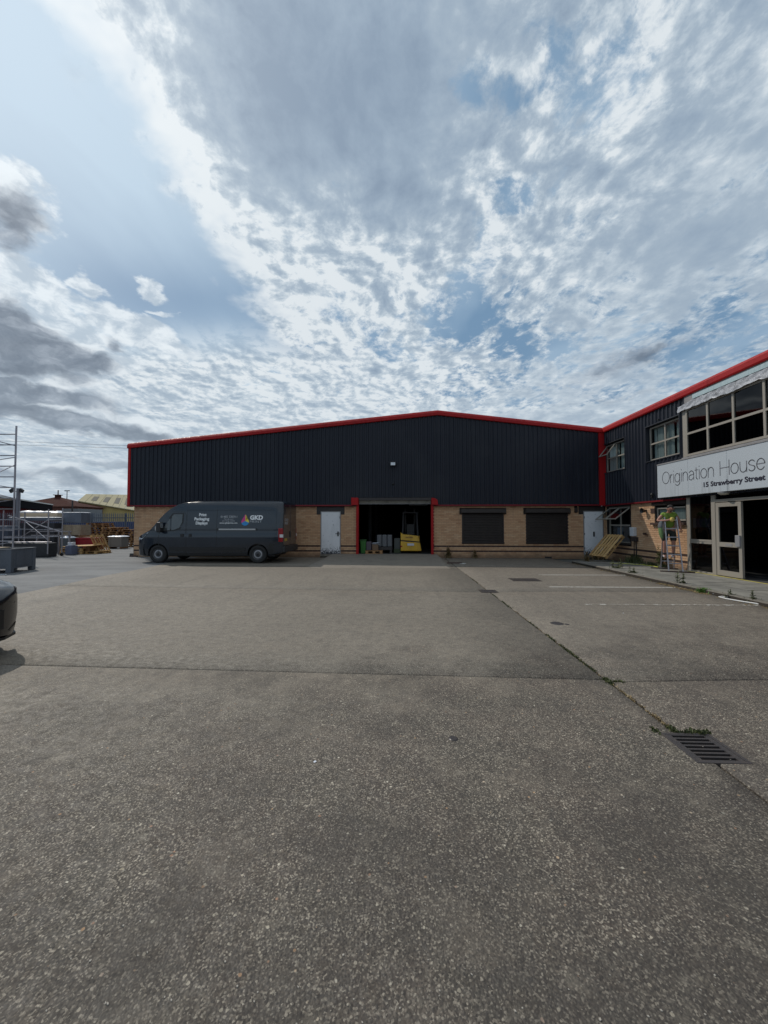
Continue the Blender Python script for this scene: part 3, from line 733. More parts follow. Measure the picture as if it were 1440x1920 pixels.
# cladding sheets with real ribs
def rib_sheet(place_, u0, u1, zb, zt, crest=.035, pitch=.2):
    """one corrugated sheet from u0 to u1; zb/zt functions of u; place_(u, out, z)"""
    m = MB(); us = []; k = math.floor(u0/pitch)-1
    while k*pitch < u1+pitch:
        b = k*pitch
        for du, o in ((0, 0), (.105, 0), (.125, crest), (.180, crest), (.1999, 0)): us.append((b+du, o))
        k += 1
    pts = []
    for (a, oa), (b, ob) in zip(us[:-1], us[1:]):
        if b <= u0 or a >= u1: continue
        if a < u0: oa = oa+(ob-oa)*(u0-a)/(b-a); a = u0
        if b > u1: ob = oa+(ob-oa)*(u1-a)/(b-a); b = u1
        if b-a < 1e-4: continue
        m.quad(place_(a, oa, zb(a)), place_(b, ob, zb(b)), place_(b, ob, zt(b)), place_(a, oa, zt(a)))
    return m
u = XL+.09
while u < XR-.30:
    e = min(u+1.0, XR-.30)
    def zb(x, u=u, e=e): return 2.78 if (u+e)/2 > -2.1 and (u+e)/2 < 1.65 else 2.42
    # split sheets at the loading-door notch
    cuts = [u, e]
    for c in (-2.1, 1.65):
        if u < c < e: cuts.insert(1, c)
    for a, b in zip(cuts[:-1], cuts[1:]):
        zz = 2.76 if (a+b)/2 > -2.1 and (a+b)/2 < 1.65 else 2.42
        rib_sheet(lambda x, o_, z: (x, FY-.10-o_, z), a, b-.004, lambda x: zz, lambda x: roofz(x)-.16).build('cladding_sheet', M_CLAD, wh, fix=False)
    u = e
m = MB(); m.prism([(XL+.05, FY-.09, 2.42), (-2.1, FY-.09, 2.42), (-2.1, FY-.09, 2.77), (1.65, FY-.09, 2.77), (1.65, FY-.09, 2.42), (XR, FY-.09, 2.42), (XR, FY-.09, roofz(XR)-.1), (XA, FY-.09, 6.7), (XL+.05, FY-.09, 5.28)], (0, .08, 0))
m.build('cladding_backing', M_BLACK, wh)
# verge trims (two facets), vertical corner trims, drip flashings
def verge(a, b):
    m = MB(); h = .235
    prof = [(-.17, -h), (-.20, -h+.02), (-.20, -.10), (-.15, -.02), (-.10, .02), (.25, .03)]
    for (y0, z0), (y1, z1) in zip(prof[:-1], prof[1:]):
        m.quad((a, FY+y0, roofz(a)+z0), (b, FY+y0, roofz(b)+z0), (b, FY+y1, roofz(b)+z1), (a, FY+y1, roofz(a)+z1))
    m.quad((a, FY-.17, roofz(a)-h), (b, FY-.17, roofz(b)-h), (b, FY-.08, roofz(b)-h+.01), (a, FY-.08, roofz(a)-h+.01))
    m.poly([(a, FY+p[0], roofz(a)+p[1]) for p in prof]+[(a, FY+.25, roofz(a)-h)])
    return m
seg = [XL-.05, -9.8, -6.8, -3.8, -.8, XA, 4.8, 7.6, XR+.03]
for a, b in zip(seg[:-1], seg[1:]): verge(a+.003, b-.003 if b != XA else b).build('verge_trim', M_RED, wh, fix=False)
m = MB(); m.box(XL-.02, XL+.10, FY-.155, FY+.1, 2.36, 5.25); m.build('corner_trim', M_RED, wh)
m = MB(); m.box(XR-.32, XR-.02, FY-.16, FY-.05, 2.36, 5.70); m.build('corner_trim', M_RED, wh)
for a, b in ((XL-.04, -2.09), (1.63, XR-.02)):
    m = MB(); m.prism([(a, FY-.17, 2.37), (a, FY-.0, 2.37), (a, FY, 2.45), (a, FY-.15, 2.43)], (b-a, 0, 0)); m.build('drip_flashing', M_REDD, wh)
# loading door surround, head box, roller shutter slats
for s_, (a, b, o0, o1) in enumerate(((-1.97, -1.86, -2.26, -2.0), (1.475, 1.58, 1.5, 1.79))):
    m = MB(); m.box(a, b, FY-.13, FY+.12, .16, 2.72); m.build('door_jamb', M_RED, wh, bevel=.006)
    m = MB()
    if s_: m.prism([(1.49, FY-.21, 2.42), (1.79, FY-.21, 2.42), (1.76, FY-.21, 2.64), (1.66, FY-.21, 2.72), (1.49, FY-.21, 2.75)], (0, .2, 0))
    else: m.box(-2.19, -1.87, FY-.21, FY-.01, 2.42, 2.76)
    m.build('jamb_cap', M_RED, wh, bevel=.008)
m = MB(); m.box(-1.86, 1.48, FY-.10, FY+.10, 2.64, 2.77); m.build('door_head', M_DARKMET, wh)
rs = MB().box(-1.84, 1.46, FY-.02, FY+.02, 2.47, 2.48).build('roller_shutter', M_STEEL, wh)
for k in range(3):
    m = MB(); z = 2.49+k*.055; m.prism([(-1.84, FY-.02, z), (-1.84, FY-.045, z+.02), (-1.84, FY-.02, z+.05), (-1.84, FY+.01, z+.05), (-1.84, FY+.01, z)], (3.30, 0, 0)); m.build('slat', mat('shutter_slat', (.30, .28, .24), .5, .4, fn=grime((.12, .11, .10), .6, 5)), rs)
# personnel doors
def steel_door(x0, x1, hx, latch_left):
    z0, z1 = .155, 2.11
    m = MB(); m.box(x0+.012, x1-.012, FY-.03, FY+.02, z0+.01, z1-.012); d = m.build('door', M_DOORW, wh, bevel=.003)
    m = MB(); m.box(x0-.03, x0+.01, FY-.02, FY+.2, z0, z1+.02); m.box(x1-.01, x1+.03, FY-.02, FY+.2, z0, z1+.02); m.box(x0+.01, x1-.01, FY-.02, FY+.2, z1-.01, z1+.03); m.build('door_frame', M_GREYTRIM, wh)
    m = MB(); m.box(hx-.035, hx+.035, FY-.045, FY-.028, .98, 1.20); m.tube((hx, FY-.05, 1.13), (hx, FY-.09, 1.13), .012); m.beam((hx, FY-.085, 1.13), (hx+(-.12 if latch_left else .0), FY-.085, 1.10), .02, .02); m.build('handle', M_BLACK, d)
    for z in (.45, 1.1, 1.85):
        m = MB(); m.tube((x1-.012 if latch_left else x0+.012, FY-.035, z-.05), (x1-.012 if latch_left else x0+.012, FY-.035, z+.05), .01, 6); m.build('hinge', M_DARKMET, d)
    m = MB(); m.box(x0-.02, x1+.02, FY-.12, FY+.1, -.03, z0-.002); m.build('threshold', M_KERB, wh)
steel_door(-3.61, -2.73, -2.82, True); steel_door(8.38, 9.21, 8.80, False)
for a, b in ((-3.83, -2.53), (8.15, 9.30)):
    m = MB(); m.box(a, b, FY-.012, FY+.2, 2.14, 2.34); m.box(a, a+.2, FY-.012, FY+.2, 2.005, 2.139); m.box(b-.2 if a < 0 else b-.06, b, FY-.012, FY+.2, 2.005, 2.139); m.build('lintel', M_SHUT, wh)
# shuttered windows: slats are parts
for a, b in win:
    m = MB(); m.box(a, b, FY+.06, FY+.09, .70, 2.0); w = m.build('window_shutter', M_SHUT, wh)
    n = 17; h = (2.0-.72)/n
    sl = None
    for k in range(n):
        if sl is None:
            q = MB(); q.prism([(0, 0, 0), (0, -.022, .012), (0, -.022, h-.02), (0, 0, h-.006)], (b-a-.1, 0, 0)); sl = q.build('slat', M_SHUT, w, local=True); o = sl
        else: o = sl.copy(); COL.objects.link(o)
        o.location = (a+.05, .05, .72+k*h)
    for q in (a, b-.05): m = MB(); m.box(q, q+.05, FY-.01, FY+.06, .70, 2.0); m.build('guide_rail', M_SHUT, w)
    m = MB(); m.box(a-.02, b+.02, FY-.06, FY+.09, .66, .705); m.build('window_sill', M_SHUT, w)
    m = MB(); m.prism([(a-.06, FY-.02, 2.0), (a-.06, FY-.20, 2.06), (a-.06, FY-.20, 2.22), (a-.06, FY-.02, 2.28)], (b-a+.12, 0, 0)); m.build('shutter_box', M_SHUT, w)
    for q in (a-.11, b+.065): m = MB(); m.box(q, q+.045, FY-.015, FY+.1, 2.0, 2.28); m.build('lintel_end', M_SHUT, w)
m = MB(); m.box(7.97, 8.09, FY-.07, FY-.0, 2.09, 2.29); m.build('vent_box', M_SHUT, wh)
m = MB(); m.box(6.62, 6.92, FY-.02, FY+.05, -.03, .07); m.build('air_brick', M_BLACK, wh)
for (a, b) in ((-6.4, -5.9), (-1.2, -1.0)):
    pass
# rafters / columns inside, faintly visible
m = MB()
for yy in (24, 30, 36, 42): m.box(-1.9, -1.7, yy, yy+.2, .15, 6); m.box(5, 5.2, yy, yy+.2, .15, 6)
m.build('column', mat('inner_column', (.08, .08, .09), .6), wh)

# items on the wall
t = thing('floodlight', 'black wall floodlight high above the loading door', 'floodlight', (-.27, FY-.14, 4.3))
m = MB(); m.box(-.13, .13, -.20, -.10, -.10, .10); m.build('housing', M_BLACK, t, local=True, bevel=.01)
m = MB(); m.box(-.10, .10, -.206, -.201, -.075, .05); m.build('lens', mat('lamp_lens', (.55, .58, .62), .15, .3), t, local=True)
m = MB(); m.box(-.15, -.135, -.17, .0, -.02, .02); m.box(.135, .15, -.17, .0, -.02, .02); m.box(-.15, .15, -.01, .01, -.03, .03); m.build('bracket', M_BLACK, t, local=True)
t = thing('security_camera', 'small black dome camera on cladding under the floodlight', 'camera', (-.27, FY-.14, 3.39))
m = MB(); m.lathe((0, 0, 0), [(.05, 0), (.05, -.03), (.04, -.06), (.0, -.08)], 'Y', 12); m.build('dome', M_BLACK, t, local=True, smooth=True)
m = MB(); m.tube((0, 0, .03), (0, 0, .12), .008, 6); m.build('cable', M_BLACK, t, local=True)

# ================================================================== OFFICE BUILDING ON THE RIGHT
WX = 9.34
of = thing('office_building', 'two storey office wing, navy cladding over buff brick, red eaves', 'office building', (WX, 12, 0))
YE = -4.0
oh = [(15.86, 17.60, .70, 2.34), (12.86, 14.42, 1.60, 2.37), (-4.0, 12.86, -.1, 2.4)]
A, D, MO = brick_wall(12.86, FY, -.03, 2.34, oh, lambda u, p, z: (WX-p, u, z), (.525, .305))
A.build('brickwork', M_BRICK, of, fix=False, kind='stuff'); D.build('brick_band', M_BRICKD, of, fix=False, kind='stuff'); MO.build('mortar', M_MORT, of, fix=False, kind='stuff')
A, D, MO = brick_wall(YE, 7.95, -.03, 2.34, [], lambda u, p, z: (WX-p, u, z), (.525, .305))
A.build('brickwork', M_BRICK, of, fix=False, kind='stuff'); D.build('brick_band', M_BRICKD, of, fix=False, kind='stuff'); MO.build('mortar', M_MORT, of, fix=False, kind='stuff')
# cladding sheets on the upper storey, around the openings
ocl = [(16.02, 17.66, 3.80, 5.13), (12.93, 14.72, 3.84, 5.18), (8.0, 12.82, 3.60, 5.26)]
u = FY-.14
while u > YE:
    e = max(u-1.0, YE); cuts = sorted({u, e, *[c for h in ocl for c in h[:2] if e < c < u]})
    for a, b in zip(cuts[:-1], cuts[1:]):
        ymid = (a+b)/2; hs = [h for h in ocl if h[0] < ymid < h[1]]
        segs = [(2.40, 5.72)]
        if hs: segs = [(2.40, hs[0][2]), (hs[0][3], 5.72)]
        for z0_, z1_ in segs:
            rib_sheet(lambda yy, o_, z: (WX-.06-o_, yy, z), a+.002, b-.002, lambda q: z0_, lambda q: z1_).build('cladding_sheet', M_CLAD, of, fix=False)
    u = e
m = MB(); m.box(WX-.07, WX-.06+.012, FY-.14, FY-.02, 2.40, 5.72); m.build('corner_flashing', M_CLAD, of)
# eaves: rounded red gutter trim
def eave(a, b):
    m = MB(); prof = [(-.06, 5.66), (-.15, 5.66), (-.17, 5.70), (-.17, 5.83), (-.12, 5.91), (-.03, 5.935), (.4, 5.96)]
    for (o0, z0_), (o1, z1_) in zip(prof[:-1], prof[1:]): m.quad((WX+o0, a, z0_), (WX+o0, b, z0_), (WX+o1, b, z1_), (WX+o1, a, z1_))
    return m
y = FY-.1
while y > YE: e = max(y-3.0, YE); eave(e+.003, y-.001).build('eaves_trim', M_RED, of, fix=False); y = e
m = MB(); m.box(WX-.10, WX, 12.86, 17.70, 2.345, 2.40); m.build('drip_flashing', M_REDD, of)
# shell and floors behind
m = MB()
wall_with_holes(m, lambda u, z: (WX+.16, u, z), YE, FY, 0, 5.9, [(15.86, 17.60, .70, 2.34), (12.86, 14.42, 1.60, 2.34), (8.0, 12.70, 0.05, 2.34)]+ocl)
m.quad((WX+8, YE, 0), (WX+8, FY+6, 0), (WX+8, FY+6, 5.9), (WX+8, YE, 5.9)); m.quad((WX, YE, 0), (WX+8, YE, 0), (WX+8, YE, 5.9), (WX, YE, 5.9)); m.quad((WX, FY+.3, 0), (WX+8, FY+.3, 0), (WX+8, FY+.3, 5.9), (WX, FY+.3, 5.9))
m.build('inner_wall', M_INT, of, fix=False)
m = MB(); m.box(WX+.16, WX+8, YE, FY+.3, 2.45, 2.7); m.build('upper_floor', M_INT, of)
m = MB(); m.box(WX+.02, WX+8, YE, FY+.3, -.03, .05); m.build('ground_floor', M_INTF, of)
m = MB(); m.box(WX-.02, WX+8, YE, FY+.3, 5.88, 5.93); m.build('roof', MATS['roof_sheet'], of)
# reveals round the openings
def reveal(y0, y1, z0, z1, mm, out=.0, dep=.18, t=.03):
    m = MB(); a, b = WX-out, WX+dep
    m.box(a, b, y0-t, y0, z0-t, z1+t); m.box(a, b, y1, y1+t, z0-t, z1+t); m.box(a, b, y0, y1, z0-t, z0); m.box(a, b, y0, y1, z1, z1+t); return m
for (a, b, c, d) in ocl[:2]: reveal(a+.03, b-.03, c+.03, d-.03, M_CLAD, .11).build('window_reveal', mat('navy_flashing', (.022, .025, .034), .5), of)
reveal(15.88, 17.58, .73, 2.30, M_SHUT, .03).build('window_reveal', M_SHUT, of)
reveal(12.90, 14.38, 1.63, 2.20, M_SHUT, .0).build('window_reveal', M_SHUT, of)
def bars(m, x, ys, zs, w=.05, d=.05, outer=True):
    y0, y1, z0, z1 = ys[0], ys[-1], zs[0], zs[-1]
    for y in ys: m.box(x-d/2, x+d/2, y-w/2, y+w/2, z0, z1)
    for z in zs:
        for a, b in zip(ys[:-1], ys[1:]): m.box(x-d/2, x+d/2, a+w/2, b-w/2, z-w/2 if z not in (z0, z1) else (z if z == z0 else z-w), (z+w/2) if z not in (z0, z1) else (z+w if z == z0 else z))
def casement(parent, x, y0, y1, ztop, h, ang, name='casement'):
    """top-hung sash swung outwards by ang; hinge along the top edge"""
    m = MB(); w = .04; ca, sa = math.cos(ang), math.sin(ang)
    P = lambda y, q, o=0: (x-sa*q-ca*o, y, ztop-ca*q+sa*o)
    def bar(y0_, y1_, q0, q1):
        i = len(m.v)
        for o in (-.018, .018):
            for (yy, qq) in ((y0_, q0), (y1_, q0), (y1_, q1), (y0_, q1)): m.v.append(P(yy, qq, o))
        m.f += [tuple(i+k for k in q) for q in ((3, 2, 1, 0), (4, 5, 6, 7), (0, 1, 5, 4), (1, 2, 6, 5), (2, 3, 7, 6), (3, 0, 4, 7))]
    bar(y0, y0+w, 0, h); bar(y1-w, y1, 0, h); bar(y0+w, y1-w, 0, w); bar(y0+w, y1-w, h-w, h)
    c = m.build(name, M_CREAM, parent)
    g = MB(); g.quad(P(y0+w, w), P(y1-w, w), P(y1-w, h-w), P(y0+w, h-w)); g.build('pane', M_GLASS, c, fix=False)
    return c
def window(ys, zs, x, closed, name='window', glass=M_GLASS, w=.05):
    m = MB(); bars(m, x, ys, zs, w); f = m.build(name, M_CREAM, of)
    for i, (a, b) in enumerate(zip(ys[:-1], ys[1:])):
        for j, (c, d) in enumerate(zip(zs[:-1], zs[1:])):
            if (i, j) in closed:
                q = MB(); q.quad((x+.005, a+w/2, c+w/2), (x+.005, b-w/2, c+w/2), (x+.005, b-w/2, d-w/2), (x+.005, a+w/2, d-w/2)); q.build('pane', glass, f, fix=False)
    return f
M_BLIND = mat('vertical_blind', (.50, .56, .54), .8, fn=grime((.25, .30, .29), .6, 3, (1, 9, .3)))
def blinds(parent, x, y0, y1, z0, z1, gapn=3, skip=()):
    m = MB(); y = y0; k = 0
    while y < y1-.05:
        if k not in skip: m.quad((x+.03, y, z0), (x-.02, y+.075, z0), (x-.02, y+.075, z1), (x+.03, y, z1))
        y += .088; k += 1
    m.box(x-.03, x+.03, y0, y1, z1, z1+.04)
    return m.build('blind', M_BLIND, parent, fix=False)
# upper windows
f1 = window([16.10, 16.86, 17.60], [3.85, 4.46, 5.06], WX+.05, {(0, 0), (0, 1), (1, 0)}); casement(f1, WX+.02, 16.90, 17.56, 5.03, .62, R(38)); blinds(f1, WX+.14, 16.15, 17.55, 3.88, 5.0, skip=(6, 7, 13))
f2 = window([13.00, 13.83, 14.62], [3.88, 4.50, 5.12], WX+.05, {(0, 0), (0, 1), (1, 0), (1, 1)}, w=.055); blinds(f2, WX+.15, 13.05, 14.58, 3.9, 5.05, skip=(4, 5, 11, 15))
# ground window with two open sashes
f3 = window([15.90, 16.72, 17.56], [.76, 1.50, 2.28], WX+.09, {(0, 0), (1, 0)}); casement(f3, WX+.05, 15.94, 16.70, 2.24, .80, R(52)); casement(f3, WX+.05, 16.74, 17.52, 2.24, .80, R(52))
m = MB(); m.box(WX+.25, WX+.27, 16.9, 17.3, .8, 1.4); m.build('notice', mat('blue_notice', (.07, .13, .24), .6), f3)
# small window above the ladder and its sill
f4 = window([12.92, 13.62, 14.36], [1.66, 2.14], WX+.08, {(0, 0), (1, 0)}); blinds(f4, WX+.15, 12.95, 14.32, 1.68, 2.1)
m = MB(); m.box(WX-.10, WX+.05, 12.87, 14.55, 1.52, 1.595); m.build('window_sill', M_BRICKD, of, bevel=.006)
m = MB(); m.box(WX-.03, WX+.05, 12.87, 14.55, 2.225, 2.343); m.build('lintel', M_SHUT, of)
m = MB(); m.box(WX-.02, WX+.05, 14.40, 14.62, 1.95, 2.12); m.build('vent_grille', M_BRICKD, of)
# bay window strip over the sign
BX = WX-.07
f5 = window([8.10, 9.05, 10.02, 10.93, 11.82, 12.66], [3.72, 4.44, 5.25], BX, {(i, j) for i in range(5) for j in range(2)}, 'bay_window', M_GLASSD, .065)
m = MB(); m.box(BX-.01, WX+.02, 12.70, 12.84, 3.62, 5.40); m.build('corner_post', M_CREAM, of, bevel=.005)
m = MB(); m.box(BX-.06, WX+.02, 8.0, 12.84, 3.60, 3.70); m.build('bay_sill', M_GREYTRIM, of)
m = MB(); m.box(BX-.04, WX, 8.0, 12.70, 5.25, 5.66); m.build('bay_head', M_GREYTRIM, of)
# peeling silver flashing tape over the bay
M_FOIL = mat('foil_flashing', (.36, .37, .40), .4, .2, fn=grime((.12, .12, .125), .9, 6, (1, 1, 1), bs=1.0))
r_ = random.Random(11); m = MB(); ny, nz = 60, 7; gr = []
for i in range(ny+1):
    y = 12.95-(12.95-8.0)*i/ny; zt = 5.40+.06*smoothen(12.9, 12.2, y); zl = 5.205+.014*math.sin(y*5.1)+.010*math.sin(y*17)+(.022 if int(y*1.3) % 2 else 0)
    row = []
    for j in range(nz+1):
        t = j/nz; row.append((BX-.055-.025*(1-t)**2-.016*abs(math.sin(y*9+t*4))-r_.uniform(0, .018), y, zl+(zt-zl)*t))
    gr.append(row)
for row in gr: m.v += row
for i in range(ny):
    for j in range(nz): a = i*(nz+1)+j; m.f.append((a, a+1, a+nz+2, a+nz+1))
m.build('foil_strip', M_FOIL, of, fix=False, smooth=True)
m = MB(); m.box(BX-.085, BX-.045, 8.0, 12.30, 5.47, 5.60); m.build('glazing_strip', mat('pale_plastic', (.42, .52, .54), .3, fn=grime((.25, .33, .35), .6, 4, (1, 6, 1))), of)
m = MB(); m.lathe((WX-.12, 13.95, 5.235), [(.0, 0), (.03, 0), (.03, .05), (.0, .05)], 'Z', 8); m.build('bracket', M_BLACK, of)
# entrance screen
m = MB(); m.box(WX-.02, WX+.06, 12.70, 12.845, .0, 2.46); m.build('entrance_post', M_CREAM, of, bevel=.006)
es = MB(); es.box(WX-.04, WX+.04, 11.69, 11.83, .04, 2.46); es.box(WX-.04, WX+.04, 11.83, 12.69, .04, .10); es.box(WX-.045, WX+.045, 11.83, 12.69, .95, .995); es.box(WX-.045, WX+.045, 11.83, 12.69, 1.02, 1.075)
es.box(WX-.035, WX+.04, 11.83, 12.69, .996, 1.019); es.box(WX-.04, WX+.04, 8.0, 11.69, 2.19, 2.27); es.box(WX-.04, WX+.04, 8.9, 9.0, .04, 2.19)
sc_ = es.build('entrance_screen', M_CREAM, of)
for (a, b, c, d) in ((11.83, 12.69, .10, .95), (11.83, 12.69, 1.075, 2.46), (8.0, 11.69, 2.27, 2.46)):
    q = MB(); q.quad((WX, a, c), (WX, b, c), (WX, b, d), (WX, a, d)); q.build('pane', M_GLASSD, sc_, fix=False)
m = MB(); m.quad((WX+.02, 11.95, 1.45), (WX+.02, 12.60, 1.45), (WX+.02, 12.60, 1.72), (WX+.02, 11.95, 1.72)); m.build('poster', mat('faded_notice', (.12, .16, .24), .6), sc_, fix=False)
m = MB(); m.quad((WX+.018, 12.50, 1.43), (WX+.018, 12.62, 1.43), (WX+.018, 12.62, 1.74), (WX+.018, 12.50, 1.74)); m.build('poster_edge', mat('faded_notice_edge', (.30, .38, .42), .6), sc_, fix=False)
dl = MB(); a, b = 10.84, 11.68; dl.box(WX-.03, WX+.03, a, a+.10, .07, 2.17); dl.box(WX-.03, WX+.03, b-.10, b, .07, 2.17); dl.box(WX-.03, WX+.03, a+.10, b-.10, .07, .22); dl.box(WX-.03, WX+.03, a+.10, b-.10, 2.05, 2.17); dl.box(WX-.03, WX+.03, a+.10, b-.10, .90, 1.03)
dr = dl.build('entrance_door', M_CREAM, of)
for (c, d) in ((.22, .90), (1.03, 2.05)):
    q = MB(); q.quad((WX, a+.10, c), (WX, b-.10, c), (WX, b-.10, d), (WX, a+.10, d)); q.build('pane', M_GLASSD, dr, fix=False)
m = MB(); m.box(WX-.075, WX-.03, a+.02, a+.16, .93, 1.24); m.build('lock_plate', mat('brushed_plate', (.5, .5, .52), .35, .6), dr, bevel=.004)
m = MB(); m.box(WX-.036, WX-.03, a+.30, a+.52, .93, .99); m.build('letter_slot', M_GREYTRIM, dr)
# dark lobby behind the open half: an added red block imitates a reddish reflection
m = MB(); m.box(WX+.6, WX+1.6, 8.6, 10.7, .05, .95); m.build('red_reflection_block', mat('dark_red_reflection', (.10, .012, .016), .6), of)
# soffit light under the sign
t = thing('soffit_light', 'round white bulkhead light under the sign soffit', 'light', (WX-.12, 11.25, 2.43))
m = MB(); m.lathe((0, 0, 0), [(.0, -.055), (.09, -.05), (.13, -.02), (.14, 0)], 'Z', 20); m.build('diffuser', mat('opal_plastic', (.45, .43, .36), .4), t, local=True, smooth=True)
m = MB(); m.lathe((0, 0, 0), [(.15, -.005), (.15, .02), (0, .02)], 'Z', 20); m.build('light_base', M_GREYTRIM, t, local=True)

# ---- sign board
SX = 9.10
sg = thing('sign_board', 'long white fascia sign reading Origination House 15 Strawberry Street', 'sign', (SX, 11.5, 2.46))
for a, b in ((12.44, 13.87), (11.0, 12.435), (9.56, 10.995), (8.2, 9.555)):
    m = MB(); m.box(SX, SX+.24, a, b, 2.465, 3.60); m.build('sign_panel', M_SIGN, sg, bevel=.004)
m = MB(); m.box(SX-.015, SX+.24, 8.2, 13.87, 3.602, 3.64); m.build('top_rail', M_GREYTRIM, sg)
def arc(cx, cy, rx, ry, a0, a1, n=14): return [(cx+rx*math.cos(R(a0+(a1-a0)*k/n)), cy+ry*math.sin(R(a0+(a1-a0)*k/n))) for k in range(n+1)]
# thin single-stroke letters, x-height .52, cap height .74 (units of cap height scaled below)
XH = .52
GL = {
 'O': (.74, [arc(.37, .37, .33, .37, 90, 450, 28)]),
 'r': (.28, [[(.06, 0), (.06, XH)], [(.06, .30)]+arc(.24, .32, .18, .19, 180, 95, 8)]),
 'i': (.14, [[(.07, 0), (.07, XH)], [(.07, .68), (.07, .72)]]),
 'g': (.54, [arc(.25, .26, .21, .26, 0, 360, 22), [(.46, XH), (.46, -.03)]+arc(.26, -.03, .20, .17, 0, -150, 12)]),
 'n': (.50, [[(.06, 0), (.06, XH)], [(.06, .32)]+arc(.25, .32, .18, .20, 180, 0, 12)+[(.43, 0)]]),
 'a': (.50, [arc(.24, .34, .18, .18, 150, 0, 10)+[(.42, 0)], [(.42, .31)]+arc(.22, .145, .17, .145, 80, 280, 14)+[(.42, .12)]]),
 't': (.28, [[(.12, .66), (.12, .10)]+arc(.22, .10, .10, .10, 180, 275, 6), [(.02, XH), (.25, XH)]]),
 'o': (.52, [arc(.26, .26, .22, .26, 90, 450, 24)]),
 'H': (.72, [[(.07, 0), (.07, .74)], [(.65, 0), (.65, .74)], [(.07, .38), (.65, .38)]]),
 'u': (.50, [[(.06, XH), (.06, .20)]+arc(.25, .20, .19, .20, 180, 360, 12), [(.44, XH), (.44, 0)]]),
 's': (.44, [arc(.22, .39, .16, .13, 20, 190, 10)+[(.12, .31), (.32, .23)]+arc(.22, .14, .17, .14, 30, -160, 12)]),
 'e': (.52, [[(.05, .28), (.47, .28)]+arc(.26, .26, .21, .26, 5, 325, 22)]),
 ' ': (.30, [])}
def stroke_text(txt, y_left, y_right, zb, capz, x, w=.0135):
    """ribbon letters running towards -Y (left to right as seen from the yard)"""
    tot = sum(GL[c][0] for c in txt); sy = (y_left-y_right)/tot; sz = capz/.74; m = MB(); u = 0
    for c in txt:
        adv, strokes = GL[c]
        for st in strokes:
            P = [(y_left-(u+p[0])*sy, zb+p[1]*sz) for p in st]
            for (a, b) in zip(P[:-1], P[1:]):
                dy, dz = b[0]-a[0], b[1]-a[1]; L = math.hypot(dy, dz) or 1; ny_, nz_ = -dz/L*w/2, dy/L*w/2; ey, ez = dy/L*w*.35, dz/L*w*.35
                m.quad((x, a[0]+ny_-ey, a[1]+nz_-ez), (x, b[0]+ny_+ey, b[1]+nz_+ez), (x, b[0]-ny_+ey, b[1]-nz_+ez), (x, a[0]-ny_-ey, a[1]-nz_-ez))
        u += adv
    return m
stroke_text('Origination House', 13.63, 9.86, 2.925, .40, SX-.004, .022).build('lettering', M_LET_T, sg, fix=False)
vs, fs = text_mesh('15 Strawberry Street', .20, .0065)
x_max = max(v.x for v in vs); m = MB(); k = (11.86-9.88)/x_max
m.v = [(SX-.005, 11.86-v.x*k, 2.655+v.y*.98) for v in vs]; m.f = fs; m.build('lettering', M_LET_B, sg, fix=False)

# ---- wall items
t = thing('alarm_siren', 'dark horn shaped siren on brick beside the small window', 'siren', (WX, 14.9, 2.05))
m = MB(); m.lathe((-.04, 0, 0), [(.11, -.14), (.06, -.05), (.03, .04), (0, .05)], 'X', 12); m.build('horn', M_BLACK, t, local=True, smooth=True)
m = MB(); m.box(-.05, -.003, -.04, .04, -.04, .04); m.build('mount', M_BLACK, t, local=True)
t = thing('meter_box', 'small pale electrical box with cables on the brick by the open window', 'meter box', (WX, 15.62, 1.2))
m = MB(); m.box(-.14, -.003, -.12, .12, -.13, .22); m.build('box', mat('pale_grey_plastic', (.55, .56, .58), .5), t, local=True, bevel=.01)
m = MB(); m.box(-.12, -.003, -.22, .10, -.34, -.16); m.build('lower_box', M_DARKMET, t, local=True, bevel=.01)
m = MB(); m.path([(-.03, -.1, -.34), (-.035, -.12, -.6), (-.03, -.11, -.9), (-.03, -.1, -1.15)], .018); m.path([(-.03, .02, -.34), (-.03, .03, -.8), (-.03, .05, -1.15)], .013); m.build('cable', M_BLACK, t, local=True)
t = thing('wall_tap', 'rusty tap and pipe stub fixed to the brick wall', 'tap', (WX, 14.95, 1.17))
m = MB(); m.tube((-.05, -.14, 0), (-.05, .12, .01), .014); m.tube((-.05, -.14, 0), (-.05, -.16, -.10), .012); m.tube((-.05, .05, 0), (0, .05, 0), .014); m.build('pipe', M_BRICKD, t, local=True)
m = MB(); m.box(-.10, -.02, -.06, .0, -.03, .05); m.build('valve', M_BRICKD, t, local=True)
t = thing('wall_camera', 'small black camera on the office cladding left of the sign', 'camera', (WX-.06, 14.35, 2.62))
m = MB(); m.lathe((-.07, 0, 0), [(.035, -.06), (.05, 0), (.03, .06)], 'Z', 10); m.box(-.10, -.035, -.03, .03, -.12, -.06); m.build('housing', M_BLACK, t, local=True)

